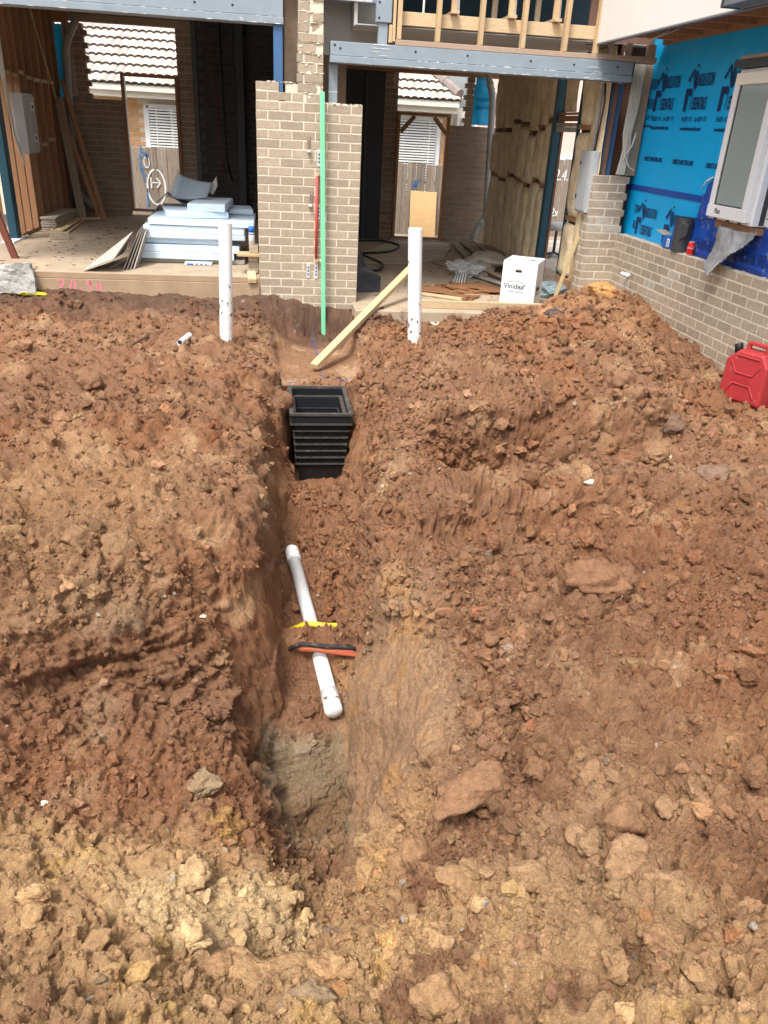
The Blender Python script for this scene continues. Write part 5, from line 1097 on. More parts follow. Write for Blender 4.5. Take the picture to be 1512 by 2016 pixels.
bg_ = empty('plastic_bag',(-.7,.72,.003),'flat white and blue printed bag sticking out under the foam stack','bag')
MB().cbox(-.86,-.55,.66,.95,.003,.03,.008).obj('bag_body','white_card',bg_)
T = T3((-.86,.659,.003),(1,0,0),(0,0,1)); strokes('print',[[(.03,.014),(.1,.012)],[(.13,.008),(.15,.022)],[(.18,.008),(.185,.022),(.2,.01)],[(.24,.006),(.25,.024)]],.018,T,'blue_box',bg_)
def bent(name,pts,y0,y1,m,label,cat,thick=.004):
    b = MB(); n = len(pts)
    for (x,z,dy0,dy1) in pts: b.v += [(x,y0+dy0,z),(x,y1+dy1,z)]
    for i in range(n-1): b.f.append((2*i,2*i+2,2*i+3,2*i+1)); b.mi.append(0)
    o = b.obj(name,m,None); s = o.modifiers.new('solid','SOLIDIFY'); s.thickness = thick; return tag(o,label,cat)
bent('bent_plastic',[(-1.22,.6,0,0),(-1.08,.72,0,0),(-.92,.62,.0,-.1),(-.86,.6,.0,-.1)],1.25,1.7,'charcoal','black plastic sheet folded into a small tent on the foam stack','plastic sheet')
def panel(name, corners, bulge, m, label, cat, thick=.004):
    b = MB(); n = 8; A_,B_,C_,D_ = [Vector(c) for c in corners]; nn = (B_-A_).cross(D_-A_).normalized()
    for i in range(n+1):
        for j in range(n+1):
            u,v_ = i/n,j/n; b.v.append(tuple(A_*(1-u)*(1-v_)+D_*u*(1-v_)+C_*u*v_+B_*(1-u)*v_+nn*bulge*math.sin(math.pi*u)))
    b.f = [(i*(n+1)+j,(i+1)*(n+1)+j,(i+1)*(n+1)+j+1,i*(n+1)+j+1) for i in range(n) for j in range(n)]; b.mi = [0]*len(b.f)
    o = b.obj(name,m,None,smooth=True); s = o.modifiers.new('solid','SOLIDIFY'); s.thickness = thick; return tag(o,label,cat)
panel('bent_plastic',((-1.04,1.3,.66),(-.94,1.45,.92),(-.56,1.5,.84),(-.62,1.35,.69)),.05,'steel','grey curved plastic sheet leaning up at the back of the foam stack','plastic sheet')
panel('bent_plastic',((-1.1,1.4,.66),(-.96,1.5,.96),(-.93,1.5,.93),(-1.02,1.4,.68)),.0,'fibre_cement','thin pale edge strip rising left of the grey curved plastic','offcut')
panel('bent_plastic',((-.63,1.5,.74),(-.51,1.52,.91),(-.5,1.52,.8),(-.56,1.5,.7)),.0,'fibre_cement','small pale curled offcut behind the foam stack','offcut')
fs_ = empty('cement_sheet_stack',(-1.5,.2,0),'thin grey cement sheets standing on edge and leaning on the foam stack','cement sheets')
for k in range(4):
    o = .035*k; b = MB(); P = [Vector((-1.47+o*.9,.17+.04*k,.003)),Vector((-1.47+o*.9,1.75,.003)),Vector((-1.22+o*.55,1.7,.56-.02*k)),Vector((-1.34+o*.7,.62,.36))]
    n = (P[1]-P[0]).cross(P[2]-P[0]).normalized()*.012
    b.add([*P,*[p+n for p in P]],[(0,1,2,3),(7,6,5,4),(0,4,5,1),(1,5,6,2),(2,6,7,3),(3,7,4,0)]).obj('sheet','fibre_edge' if k<3 else 'fibre_cement',fs_)
b = MB(); P = [Vector((-1.86,.06,.004)),Vector((-1.52,.02,.14)),Vector((-1.38,.5,.36)),Vector((-1.6,1.15,.05))]; n = Vector((0,0,.01))
tag(b.add([*P,*[p+n for p in P]],[(3,2,1,0),(4,5,6,7),(0,1,5,4),(1,2,6,5),(2,3,7,6),(3,0,4,7)]).obj('cement_sheet','fibre_cement',None,(-1.6,.4,0)),'broken pale cement sheet lying propped at the slab edge','cement sheet')
tag(baro('thin_rod',(-1.63,.2,.005),(-1.45,.3,.1),.012,.012,'fibre_edge'),'thin strip under the propped cement sheet','strip')
bs = empty('brick_stack',(-.07,.3,0),'little stack of four bricks tucked against the pier','bricks')
for k in range(3): put_brick(bs,(-.065,.2,.04+.062*k),.11,'brick',dep=.2,h=.058,jit=.008)
put_brick(bs,(-.06,.2,.262),.1,'brick',dep=.2,h=.07)
tag(MB().cbox(-.24,.0,.14,.34,.192,.222,.004).obj('timber_offcut','pine',None,(-.1,.2,.19)),'flat timber offcut between the stacked bricks and the spray can','timber')
tag(baro('timber_offcut',(-.075,-.06,-.03),(-.09,.16,.02),.09,.05,'pine_y'),'short pine block wedged below the brick stack','timber')
sc_ = empty('spray_can',(-.08,.28,.3),'white and blue spray can with blue cap on the brick stack','spray can')
MB().tube([(-.08,.26,.3),(-.08,.26,.43),(-.08,.26,.44)],[.032,.032,.026],18).obj('can_body','white_card',sc_,smooth=True); MB().tube([(-.08,.26,.435),(-.08,.26,.495)],[.033,.03],18).obj('cap','blue_box',sc_,smooth=True)
MB().tube([(-.08,.26,.41),(-.08,.26,.425)],.0325,18).obj('blue_band','blue_box',sc_)
b = MB(); g = 14
TC = Matrix.Translation((-2.5,-.06,-.2)) @ Matrix.Rotation(-.12,4,'X') @ Matrix.Rotation(.1,4,'Z')
for face in range(6):
    ax = face//2; sg = 1 if face%2 else -1; k = len(b.v)
    for i in range(g+1):
        for j in range(g+1):
            q = [0,0,0]; q[ax] = sg; q[(ax+1)%3] = -1+2*i/g; q[(ax+2)%3] = -1+2*j/g
            w = np.array([[q[0]*.9+7,q[1]*.9,q[2]*.9]]); n_ = float(fbm(w,.8,4,3)[0])*.07+float(fbm(w,.25,3,8)[0])*.03
            v = Vector((q[0]*.17*(1-.12*max(q[2],0)),q[1]*.1,.13+q[2]*.135+.03*q[0]*max(q[2],0)))*1.0; v += Vector((q[0],q[1],q[2]))*n_*.25; b.v.append(tuple(TC@v))
    for i in range(g):
        for j in range(g):
            f_ = (k+i*(g+1)+j,k+(i+1)*(g+1)+j,k+(i+1)*(g+1)+j+1,k+i*(g+1)+j+1); b.f.append(f_ if sg > 0 else f_[::-1]); b.mi.append(0)
tag(b.obj('concrete_chunk','concrete_chunk',None,(-2.5,-.04,-.1)),'grey broken concrete chunk leaning at the far left slab edge','concrete')
v,f = clod_shape(3,4343,1.1,.3); b = MB(); b.add([(-2.43+.19*p[0],-.1+.06*p[1],-.205+.03*p[2]) for p in v],[tuple(q) for q in f])
tag(b.obj('yellow_cloth','yellow_cloth',None,(-2.43,-.1,-.2)),'crumpled yellow cloth under the grey concrete chunk','cloth')
# ------------------------------------------------------------------ staff, level rod and ties on the pier
tag(baro('levelling_staff',(.703,-.1,-.64),(.655,-.075,1.822),.048,.03,'green_paint'),'tall green painted batten standing upright against the brick pier','batten')
rd = empty('red_rod',(.615,-.03,.6),'red rod clipped upright to the pier beside the green batten','rod')
MB().tube([(.612,-.032,.2),(.615,-.032,1.05)],.014,10).obj('rod','red_paint',rd,smooth=True)
for z in (.185,1.045): MB().cbox(.598,.632,-.045,-.012,z,z+.035,.003).obj('clip','brass',rd); MB().cbox(.632,.66,-.03,-.012,z+.002,z+.03,.003).obj('clip','brass',rd); MB().cbox(.66,.675,-.035,-.012,z,z+.032,.003).obj('clip','cream',rd)
for x,z0,z1,l in ((.635,1.14,1.3,'perforated silver brick tie high up beside the green batten'),(.635,.62,.775,'perforated silver brick tie behind the red rod'),(.53,.01,.165,'perforated silver brick tie low on the pier, left of two'),(.617,.008,.162,'perforated silver brick tie low on the pier, right of two')):
    e = empty('brick_tie',(x,-.01,z0),l,'brick tie'); MB().cbox(x-.018,x+.018,-.009,-.004,z0,z1,.001).obj('strip','galv',e)
    for k in range(3): zz = z0+.03+.036*k; MB().cbox(x-.007,x+.007,-.0105,-.0092,zz,zz+.02,.0003).obj('slot','black_rubber',e)
for x0,z0,x1,z1,l in ((.53,1.29,.53,1.41,'bent rusty steel tie on the upper pier'),(.548,.77,.565,.895,'bent rusty steel tie on the middle of the pier')):
    e = empty('steel_tie',(x0,-.01,z0),l,'brick tie'); MB().bar((x0,-.008,z0),(x1,-.008,z1),.032,.004).obj('strip','rust_steel',e); MB().cbox(x0-.019,x0+.019,-.05,-.006,z0-.022,z0+.002,.002).obj('tongue','galv',e)
    MB().tube([(x1*.85+x0*.15,-.006,z1-.022),(x1*.85+x0*.15,-.0125,z1-.022)],.008,8).obj('nail','brass',e)
# ------------------------------------------------------------------ right slab clutter
zf = -.24
tag(baro('timber_beam',(.53,-1.43,-.575),(1.77,.37,.125),.085,.05,'pine_y'),'long pale timber running from the right room down into the dug earth','timber beam')
tag(baro('timber_beam',(1.75,-.22,-.195),(3.3,-.28,-.195),.055,.085,'pine_x',),'straight pine timber lying along the edge of the right slab','timber beam')
vb = empty('carton',(2.9,.15,zf),'tall white carton with company name and hand hole standing on the right slab','carton')
A = Vector((2.715,-.035,zf)); Bp = Vector((3.06,-.22,zf)); ux = (Bp-A).normalized(); uy = Vector((-ux.y,ux.x,0)); Wd = (Bp-A).length; Dp = .45; Hh = .51
TB = Matrix(((ux.x,uy.x,0,A.x),(ux.y,uy.y,0,A.y),(0,0,1,A.z),(0,0,0,1)))
MB().cbox(0,Wd,0,Dp,.002,Hh,.004,0,TB).obj('box_body','white_card',vb)
MB().cbox(.004,Wd/2-.003,.0,Dp,Hh+.0005,Hh+.004,.001,0,TB).cbox(Wd/2+.003,Wd-.004,.0,Dp,Hh+.0005,Hh+.004,.001,0,TB).obj('top_flap','white_card',vb)
MB().cbox(Wd/2-.012,Wd/2+.004,.0,Dp,Hh+.0045,Hh+.006,.0005,0,TB).obj('packing_tape','cardboard',vb)
MB().cbox(Wd*.68,Wd*.86,Dp*.28,Dp*.45,Hh+.0045,Hh+.0055,.0005,0,TB).obj('red_sticker','print_red',vb)
TF = T3(A-uy*.0005,ux,(0,0,1)); 
strokes('hand_hole',[[(Wd*.38,Hh-.1),(Wd*.56,Hh-.1)]],.03,TF,'black_rubber',vb,.001); strokes('hand_hole',[[(Wd*.42,Hh-.083),(Wd*.55,Hh-.083)]],.012,TF,'cardboard',vb,.002)
text('print','Vinidex',.085,T3(TF@Vector((.03,.215,0)),ux,(0,0,1)),'print_grey',vb,.92,0,weight=.0012)
text('print','Systems & Solutions',.026,T3(TF@Vector((.085,.175,0)),ux,(0,0,1)),'print_grey',vb,.85,0)
strokes('logo_arc',[[(.09+.19*t,.285+.03*math.sin(t*2.6)-.055*t*t) for t in np.linspace(0,1,14)]],.006,TF,'print_green',vb,.002); strokes('logo_arc',[[(.225,.212),(.272,.27)]],.006,TF,'print_green',vb,.002)
TS = T3(Bp+ux*.0005,uy,(0,0,1)); text('print','Vinidex',.085,T3(TS@Vector((.06,.19,0)),uy,(0,0,1)),'print_grey',vb,.85,weight=.001); text('print','Systems & Solutions',.026,T3(TS@Vector((.1,.15,0)),uy,(0,0,1)),'print_grey',vb,.8)
strokes('logo_arc',[[(.12+.19*t,.26+.04*math.sin(t*2.8)-.03*t*t) for t in np.linspace(0,1,12)]],.006,TS,'print_green',vb,.002)
def board(p,q,w,h,m,label,cat='board',name='loose_board',g='loose boards on the right slab'): tag(baro(name,p,q,w,h,m),label,cat,g)
board((3.02,1.9,zf+.03),(3.3,5.1,zf+.05),.12,.03,'grey_timber','long grey board lying furthest left among the loose boards of the right room')
board((3.4,2.85,zf+.05),(3.5,5.3,zf+.05),.16,.03,'old_timber','wide brown board lying in the middle of the loose boards of the right room')
board((3.62,3.4,zf+.07),(3.72,5.2,zf+.06),.14,.03,'old_timber','brown board lying by the foot of the right drain pipe')
board((2.72,2.45,zf+.02),(3.2,.92,zf+.04),.09,.025,'grey_timber','flat grey batten lying behind the white carton')
board((2.95,2.6,zf+.02),(3.3,1.5,zf+.03),.05,.03,'hardwood','reddish stick lying behind the white carton')
board((3.1,2.2,zf+.06),(3.3,1.1,zf+.05),.09,.02,'old_timber','weathered plank beside the rag behind the white carton')
board((2.52,2.98,zf+.01),(2.75,2.3,zf+.01),.02,.015,'hardwood','thin dark stick on the right slab left of the clear bag')
board((1.9,.5,zf+.02),(2.34,.22,zf+.02),.06,.03,'pine_x','short pale timber offcut near the edge of the right slab')
bt = empty('batten_bundle',(3.72,4,zf),'bundle of thin slats lying against the insulated wall','slats')
for k in range(5): MB().bar((3.62+.015*k,4.7-.1*k,zf+.03+.025*k),(3.7+.012*k,2.6+.12*k,zf+.04+.025*k),.05,.012).obj('slat','old_timber',bt)
ps = MB(); P = [(1.32,2.72,zf+.006),(2.1,2.84,zf+.006),(2.75,3.32,zf+.006),(3.1,4.5,zf+.02),(3.2,5.2,zf+.012),(2.3,5.3,zf+.006),(1.4,3.6,zf+.006)]
tag(ps.add(P+[(a,b_,c+.012) for a,b_,c in P],[tuple(range(7))[::-1],tuple(range(7,14))]+[(i,(i+1)%7,7+(i+1)%7,7+i) for i in range(7)]).obj('floor_sheet','ply_sheet',None,(2.2,3.8,zf)),'pale dusty ply sheet lying flat inside the braced door','ply sheet')
hs_ = [(1.15,3.4,zf+.03),(1.5,3.55,zf+.035),(1.95,3.8,zf+.035),(2.22,4.4,zf+.035),(2.2,4.8,zf+.035),(1.95,5.1,zf+.035),(1.5,4.9,zf+.035),(1.2,4.6,zf+.035)]
def smooth_path(P,n=6):
    P = [Vector(p) for p in P]; P = [P[0]]+P+[P[-1]]; out = []
    for i in range(1,len(P)-2):
        for t in np.linspace(0,1,n,endpoint=False):
            a,b_,c,d = P[i-1],P[i],P[i+1],P[i+2]; out.append(.5*((2*b_)+(c-a)*t+(2*a-5*b_+4*c-d)*t*t+(3*b_-a-3*c+d)*t**3))
    return out+[P[-2]]
tag(MB().tube(smooth_path(hs_),.016,8).tube(smooth_path([(1.2,4.4,zf+.03),(1.62,3.0,zf+.03),(1.7,2.55,zf+.03),(1.58,2.05,zf+.03),(1.3,2.0,zf+.03),(1.15,2.1,zf+.03)]),.016,8).obj('hose','black_rubber',None,(1.6,3.5,zf),smooth=True),'black hose lying in loops on the right floor beside the pier','hose')
fo = empty('folded_plastic',(1.3,1.0,zf),'dark folded plastic sheet leaning on the floor right of the pier','plastic sheet')
b = MB().add([(1.1,.95,.25),(1.22,1.25,.22),(1.3,1.1,-.02),(1.12,.85,.0),(1.46,.9,-.1),(1.42,.62,-.235),(1.1,.55,-.235),(1.12,.8,-.05)],[(0,3,2,1),(3,7,4,2),(7,6,5,4)])
o = b.obj('folds','charcoal',fo); s_ = o.modifiers.new('solid','SOLIDIFY'); s_.thickness = .006
cb = empty('clear_bag',(2.75,1.9,zf),'crumpled clear plastic bag holding thin metal rods on the right slab','bag')
v,f = clod_shape(4,515,1.6,1.5); b = MB(); b.add([(2.74+.24*p[0],1.95+.3*p[1],zf+.1+.16*p[2]) for p in v],[tuple(q) for q in f]); b.obj('bag_film','clear_plastic',cb)
for k in range(5): MB().tube([(2.45+.045*k,1.25+.03*k,zf+.012),(2.68+.03*k,1.95,zf+.1+.02*k)],.008,6).obj('metal_rod','galv',cb,smooth=True)
v,f = clod_shape(3,616,1.6,.8); b = MB(); b.add([(3.24+.3*p[0],2.6+.36*p[1],zf+.13+.15*p[2]) for p in v],[tuple(q) for q in f]); tag(b.obj('rag','rag',None,(3.24,2.6,zf),smooth=True),'crumpled dirty beige rag among the loose boards','rag')
rr = np.random.default_rng(77)
for i,(x,y,sx,sy,sz) in enumerate(((2.6,.95,.42,.3,.05),(2.15,.75,.3,.25,.04),(2.35,.35,.26,.12,.035))):
    v,f = clod_shape(4,700+i,1.3,.3); b = MB(); b.add([(x+sx*p[0],y+sy*p[1],zf+.012+sz*max(p[2],-.3)) for p in v],[tuple(q) for q in f])
    o = b.obj('earth_spill','clod',None,(x,y,zf),smooth=True); o.color = (.26,.125,.06,1); tag(o,('largest smear of red earth spilled on the right slab','smear of red earth left of the largest one on the right slab','small smear of red earth near the slab edge')[i],'earth')
bd = MB(); 
for k in range(260):
    x,y = rr.uniform(-2.9,-1.5) if k < 150 else rr.uniform(1.2,3.2), rr.uniform(.05,4.5); z0 = 0 if k < 150 else zf
    vv,ff_ = clod_shape(1,int(rr.integers(1e6)),1.2,.5); s = rr.uniform(.006,.022)*(1.5 if rr.random()<.1 else 1); bd.add([(x+p[0]*s*1.4,y+p[1]*s*1.4,z0+.003+s*.3*p[2]) for p in vv],[tuple(q) for q in ff_])
tag(bd.obj('floor_debris','root',None,(0,2,0)),'dark crumbs and splinters littering both concrete floors','debris',kind='stuff')
gb = empty('plastic_tray',(3.6,.75,zf),'blue grey clear plastic wrapping heaped under the leaning stick','plastic wrap')
for i,(x,y,s) in enumerate(((3.58,.62,.26),(3.75,.8,.2),(3.62,1.0,.22))):
    v,f = clod_shape(3,820+i,1.3,1.2); b = MB(); b.add([(x+s*p[0],y+s*p[1],zf+.06+.1*p[2]) for p in v],[tuple(q) for q in f]); b.obj('crumpled_film','glass_blue',gb)
hb = empty('cored_brick',(3.7,.3,zf),'orange brick with two rows of holes lying by the corner pier','brick')
TH = Matrix.Translation((3.66,.25,zf+.06)) @ Matrix.Rotation(.7,4,'Z') @ Matrix.Rotation(-.95,4,'X')
b = MB()
for k in range(6): b.box(-.115+.042*k,-.115+.042*k+.012 if k<5 else .115,-.055,.055,-.038,.038,0,TH)
for y in (-.055,-.008,.043): b.box(-.114,.114,y,y+.012,-.0375,.0375,0,TH)
b.obj('brick_body','neigh_brick',hb); MB().box(-.11,.11,-.05,.05,-.036,.0,0,TH).obj('core_holes','root',hb)
tag(baro('leaning_stick',(3.48,.28,zf+.01),(3.7,.36,.53),.045,.02,'pine_y'),'pale stick leaning against the insulated wall beside the white carton','stick')
tg = empty('broken_tile',(1.95,-.5,-.36),'broken grey ceramic tile fragments lying below the right slab edge','tile')
for (p,w,h,r) in (((1.9,-.5,-.365),.16,.07,.2),((2.08,-.54,-.365),.12,.06,-.3),((2.0,-.58,-.37),.05,.03,.8)):
    MB().cbox(-w/2,w/2,-h,h,-.005,.005,.001,0,Matrix.Translation(p) @ Matrix.Rotation(r,4,'Z') @ Matrix.Rotation(.25,4,'X')).obj('fragment','fibre_cement',tg)
# ------------------------------------------------------------------ pit, pipes and other things in the dug ground
pit = empty('drainage_pit',(.52,-2.32,-1.25),'square black plastic drainage pit with ribbed sides set in the trench','drainage pit')
xa,xb,ya,yb = .262,.788,-2.72,-1.94
TP = Matrix.Translation((.525,-2.33,-.62)) @ Matrix.Rotation(-.0,4,'X')
def ring(b, x0,x1,y0,y1,x2,x3,y2,y3,z0,z1,ins=0):
    """rectangular ring, outer x0..y1, inner x2..y3"""
    o = [(x0,y0),(x1,y0),(x1,y1),(x0,y1)]; i = [(x2,y2),(x3,y2),(x3,y3),(x2,y3)]; k = len(b.v)
    mx,my = (x0+x1)/2,(y0+y1)/2
    for z in (z0,z1): d = ins if z == z0 else 0; b.v += [(x+(d if x < mx else -d),y+(d if y < my else -d),z) for x,y in o+i]
    for s in range(4):
        t = (s+1)%4; b.f += [(k+s,k+t,k+8+t,k+8+s),(k+4+t,k+4+s,k+12+s,k+12+t),(k+8+s,k+8+t,k+12+t,k+12+s),(k+t,k+s,k+4+s,k+4+t)]; b.mi += [0]*4
    return b
ring(MB(),xa,xb,ya,yb,xa+.035,xb-.035,ya+.03,yb-.03,-.632,-.612).obj('rim','dusty_plastic',pit)
ring(MB(),xa+.012,xb-.012,ya+.012,yb-.012,xa+.03,xb-.03,ya+.03,yb-.03,-.70,-.6325).obj('collar','black_plastic',pit)
ring(MB(),xa+.005,xb-.005,ya+.004,yb-.004,xa+.03,xb-.03,ya+.03,yb-.03,-.715,-.7005).obj('rib','dusty_plastic',pit)
ring(MB(),xa+.03,xb-.03,ya+.03,yb-.03,xa+.062,xb-.062,ya+.055,yb-.055,-.705,-.695).obj('grate_ledge','dusty_plastic',pit)
ring(MB(),xa+.04,xb-.04,ya+.04,yb-.04,xa+.06,xb-.06,ya+.06,yb-.06,-1.32,-.7055,.05).obj('shaft','black_plastic',pit)
for k in range(6):
    z = -.77-.062*k; q_ = .05*(-.7055-z)/.614; g = .022+q_; ring(MB(),xa+g,xb-g,ya+g,yb-g,xa+.046+q_,xb-.046-q_,ya+.046+q_,yb-.046-q_,z-.01,z).obj('rib','dusty_plastic',pit)
    for j in range(5): x = xa+.1+.08*j; MB().box(x-.003,x+.003,ya+g+.002,ya+.0405+q_,z+.0005,z+.028).obj('web','black_plastic',pit)
MB().box(xa+.112,xb-.112,ya+.112,yb-.112,-1.3,-1.29).obj('pit_floor','black_plastic',pit)
for z in (-.8,-.92,-1.05): q_ = .05*(-.7055-z)/.614; ring(MB(),xa+.0602+q_,xb-.0602-q_,ya+.0602+q_,yb-.0602-q_,xa+.067+q_,xb-.067-q_,ya+.067+q_,yb-.067-q_,z-.008,z).obj('inner_rib','charcoal',pit)
for k in range(10):
    side = k%2; s = random.uniform(.012,.018); o = obj('pit_dirt',CLOD_ME[k%14],None,None,(xa+.05+random.uniform(-.01,.012) if side else xb-.052+random.uniform(-.012,.01),random.uniform(ya+.15,yb-.06),-.69)); o.scale = (s,s*1.3,s*.7); o.color = (.2,.1,.055,1); o.parent = pit; o.location = o.location-WL[pit.name]; s *= .6; o.scale = (s,s*1.3,s*.6)
for (x,y,zt,dx,l) in ((-.297,-1.37,.697,.026,'white plastic pipe standing upright in the left bank near the slab'),(1.4,-1.96,.779,-.055,'white plastic pipe standing upright in the right heap before the carton')):
    e = empty('upright_pipe',(x,y,-.35),l,'pipe')
    MB().tube([(x-dx*.5,y,-.6),(x+dx,y,zt)],.0605,28,0,False).tube([(x+dx,y,zt),(x+dx,y,zt-.005)],[.0605,.0545],28,0,False).obj('pipe_wall','pvc',e,smooth=True); MB().tube([(x+dx,y,zt-.02),(x+dx,y,zt-.006)],.0555,28).obj('inside_dark','pvc_grey',e)
for e,(x,y,dx) in zip([o for o in S.objects if o.name.startswith('upright_pipe')],((-.297,-1.37,.026),(1.4,-1.96,-.055))):
    b = MB(); rr = np.random.default_rng(91)                     # mud splashed up the lower part
    for k in range(26):
        t = -abs(rr.normal())*.16; z = -.12+(.75*rr.random()**3 if k > 18 else -.02+.16*rr.random()); a_ = rr.uniform(2.6,6.3); f_ = (z+.6)/(1.3); px_ = x-dx*.5+dx*1.5*f_
        c = Vector((px_+.061*math.cos(a_),y+.061*math.sin(a_),z)); s_ = rr.uniform(.004,.016); vv,ff_ = clod_shape(1,int(rr.integers(1e6)),1.3,.3)
        n_ = Vector((math.cos(a_),math.sin(a_),0)); tt = Vector((-n_.y,n_.x,0)); b.add([tuple(c+tt*(q[0]*s_)+Vector((0,0,q[1]*s_*1.3))+n_*(q[2]*.0025)) for q in vv],[tuple(q) for q in ff_])
    o = tag(b.obj('mud_splash','clod',e),kind='stuff'); o.color = (.27,.15,.085,1)
PA = Vector((.247,-4.089,-1.135)); PBv = Vector((.431,-5.575,-1.285)); dp = (PBv-PA).normalized()
tpip = empty('trench_pipe',(.35,-4.9,-1.25),'white drain pipe lying along the trench floor and passing under an earth ridge','pipe')
MB().tube([PA+dp*.1,PBv-dp*.12],.043,28).obj('pipe_wall','pvc',tpip,smooth=True)
MB().tube([PA-dp*.035,PA-dp*.03,PA-dp*.01,PA+dp*.115],[.012,.035,.047,.047],28).obj('end_cap','pvc',tpip,smooth=True)
MB().tube([PBv-dp*.14,PBv-dp*.0,PBv+dp*.012,PBv+dp*.016],[.0495,.0495,.044,.012],28).obj('end_cap','pvc',tpip,smooth=True)
v,f = clod_shape(3,99,1.5,.6); b = MB(); b.add([(PBv.x-.012+.04*p[0],PBv.y+.055+.012*p[1],PBv.z+.047+.008*p[2]) for p in v],[tuple(q) for q in f]); o = b.obj('mud','clod',tpip,smooth=True); o.color = (.24,.17,.09,1)
tag(MB().tube([(.2,-4.98,-1.18),(.3,-4.99,-1.128),(.335,-4.995,-1.124),(.44,-5.015,-1.128),(.55,-5.005,-1.132),(.63,-4.99,-1.2)],.0185,12).obj('yellow_pipe','yellow_pipe',None,(.44,-4.95,-1.13),smooth=True),'muddy yellow pipe crossing above the white trench pipe','pipe')
oc = empty('cable_conduit',(.43,-5.15,-1.15),'split black and orange cable conduit crossing the trench','cable conduit')
MB().tube([(.2,-5.18,-1.16),(.275,-5.195,-1.118),(.4,-5.21,-1.128),(.54,-5.215,-1.138),(.63,-5.2,-1.19)],.0135,10).obj('black_conduit','dirty_rubber',oc,smooth=True)
for k in range(3): MB().tube([(.26,-5.2,-1.15-.004*k),(.31,-5.215,-1.138-.005*k),(.42,-5.23,-1.15-.003*k),(.555,-5.24-.005*k,-1.152-.008*k),(.63,-5.22,-1.21)],.0085,8).obj('orange_cable','orange_cable',oc,smooth=True)
g0_,_,_ = near_ground(-.62,-1.95)
op = empty('offcut_pipe',(-.62,-1.95,g0_.z+.02),'short white pipe offcut lying on the left bank','pipe'); c0 = Vector((-.6,-1.78,g0_.z+.045)); c1 = Vector((-.66,-2.02,g0_.z+.04))
MB().tube([c0,c1],.026,16,0,False).tube([c1,c1+(c0-c1)*.01],[.026,.021],16,0,False).obj('pipe_wall','pvc',op,smooth=True); MB().tube([c1+(c0-c1)*.08,c1+(c0-c1)*.06],.0212,16).obj('inside_dark','charcoal',op)
g1_,_,_ = near_ground(-1.05,-1.9)
tag(MB().tube(smooth_path([(-1.0,-1.6,g1_.z+.05),(-.98,-1.72,g1_.z+.05),(-1.06,-1.95,g1_.z+.04),(-1.12,-2.1,g1_.z+.02)]),.012,7).obj('root','root',None,(-1.05,-1.9,g1_.z),smooth=True),'dead brown root poking out of the left bank','root')
cl_ = MB(); rr = np.random.default_rng(44)                       # blue chalk line sprayed down the bank and across the bay
path = [(.585,-.12),(.59,-.2),(.57,-.35),(.58,-.6),(.6,-.85),(.62,-1.1),(.6,-1.5),(.61,-1.75)]
for i in range(len(path)-1):
    for t in np.linspace(0,1,16,endpoint=False):
        if rr.random() < .25: continue
        x = path[i][0]*(1-t)+path[i+1][0]*t+rr.normal()*.012; y = path[i][1]*(1-t)+path[i+1][1]*t; q,_,_ = near_ground(x,y); s = rr.uniform(.006,.014)
        vv,ff_ = clod_shape(1,int(rr.integers(1e6)),1.2,.3); cl_.add([(q.x+p[0]*s,q.y+p[1]*s,q.z+.003+p[2]*s*.5) for p in vv],[tuple(a) for a in ff_])
for x,y in ((.28,-1.82),(.34,-1.81),(.73,-1.8),(.8,-1.78),(.86,-1.77),(.76,-1.83)):
    for k in range(4): q,_,_ = near_ground(x+rr.normal()*.012,y+rr.normal()*.02); s = rr.uniform(.007,.014); vv,ff_ = clod_shape(1,int(rr.integers(1e6)),1.2,.3); cl_.add([(q.x+p[0]*s,q.y+p[1]*s,q.z+.003+p[2]*s*.5) for p in vv],[tuple(a) for a in ff_])
tag(cl_.obj('chalk_line','blue_chalk',None,(.6,-1,-.6)),'broken blue marking line running down the earth below the pier','marking',kind='stuff')
# jerry can
jc = empty('jerry_can',(3.86,-3.3,-.3),'red plastic jerry can standing between the heap and the low brick wall','jerry can')
TJ = Matrix.Translation((3.82,-3.36,-.27)) @ Matrix.Rotation(-1.15,4,'Z') @ Matrix.Scale(1.06,4)
prof = [(-.175,0),(.175,0),(.175,.3),(.12,.385),(-.08,.385),(-.175,.3)]
def extr(prof, y0, y1, T, bev=.02):
    b = MB(); n = len(prof); cx = sum(p[0] for p in prof)/n; cz = sum(p[1] for p in prof)/n
    rings = [(y0,.9),(y0+bev*.3,.96),(y0+bev,1),(y1-bev,1),(y1-bev*.3,.96),(y1,.9)]
    for y,s in rings: b.v += [tuple(T@Vector((cx+(p[0]-cx)*s,y,cz+(p[1]-cz)*s))) for p in prof]
    for r in range(5): b.f += [(r*n+i,r*n+(i+1)%n,(r+1)*n+(i+1)%n,(r+1)*n+i) for i in range(n)]
    b.f += [tuple(range(n))[::-1],tuple(5*n+i for i in range(n))]; b.mi = [0]*len(b.f); return b
o = extr(prof,-.085,.085,TJ,.03).obj('can_body','red_plastic',jc); bv = o.modifiers.new('bev','BEVEL'); bv.width = .012; bv.segments = 2; bv.limit_method = 'ANGLE'
MB().bar(TJ@Vector((-.06,0,.43)),TJ@Vector((.09,0,.43)),.035,.03,0,0,.01).bar(TJ@Vector((-.06,0,.38)),TJ@Vector((-.06,0,.44)),.035,.03,0,0,.008).bar(TJ@Vector((.09,0,.38)),TJ@Vector((.09,0,.44)),.035,.03,0,0,.008).obj('handle','red_plastic',jc)
MB().tube([TJ@Vector((-.13,0,.33)),TJ@Vector((-.15,0,.4)),TJ@Vector((-.152,0,.405))],[.032,.032,.028],16).obj('spout_cap','black_plastic',jc,smooth=True)
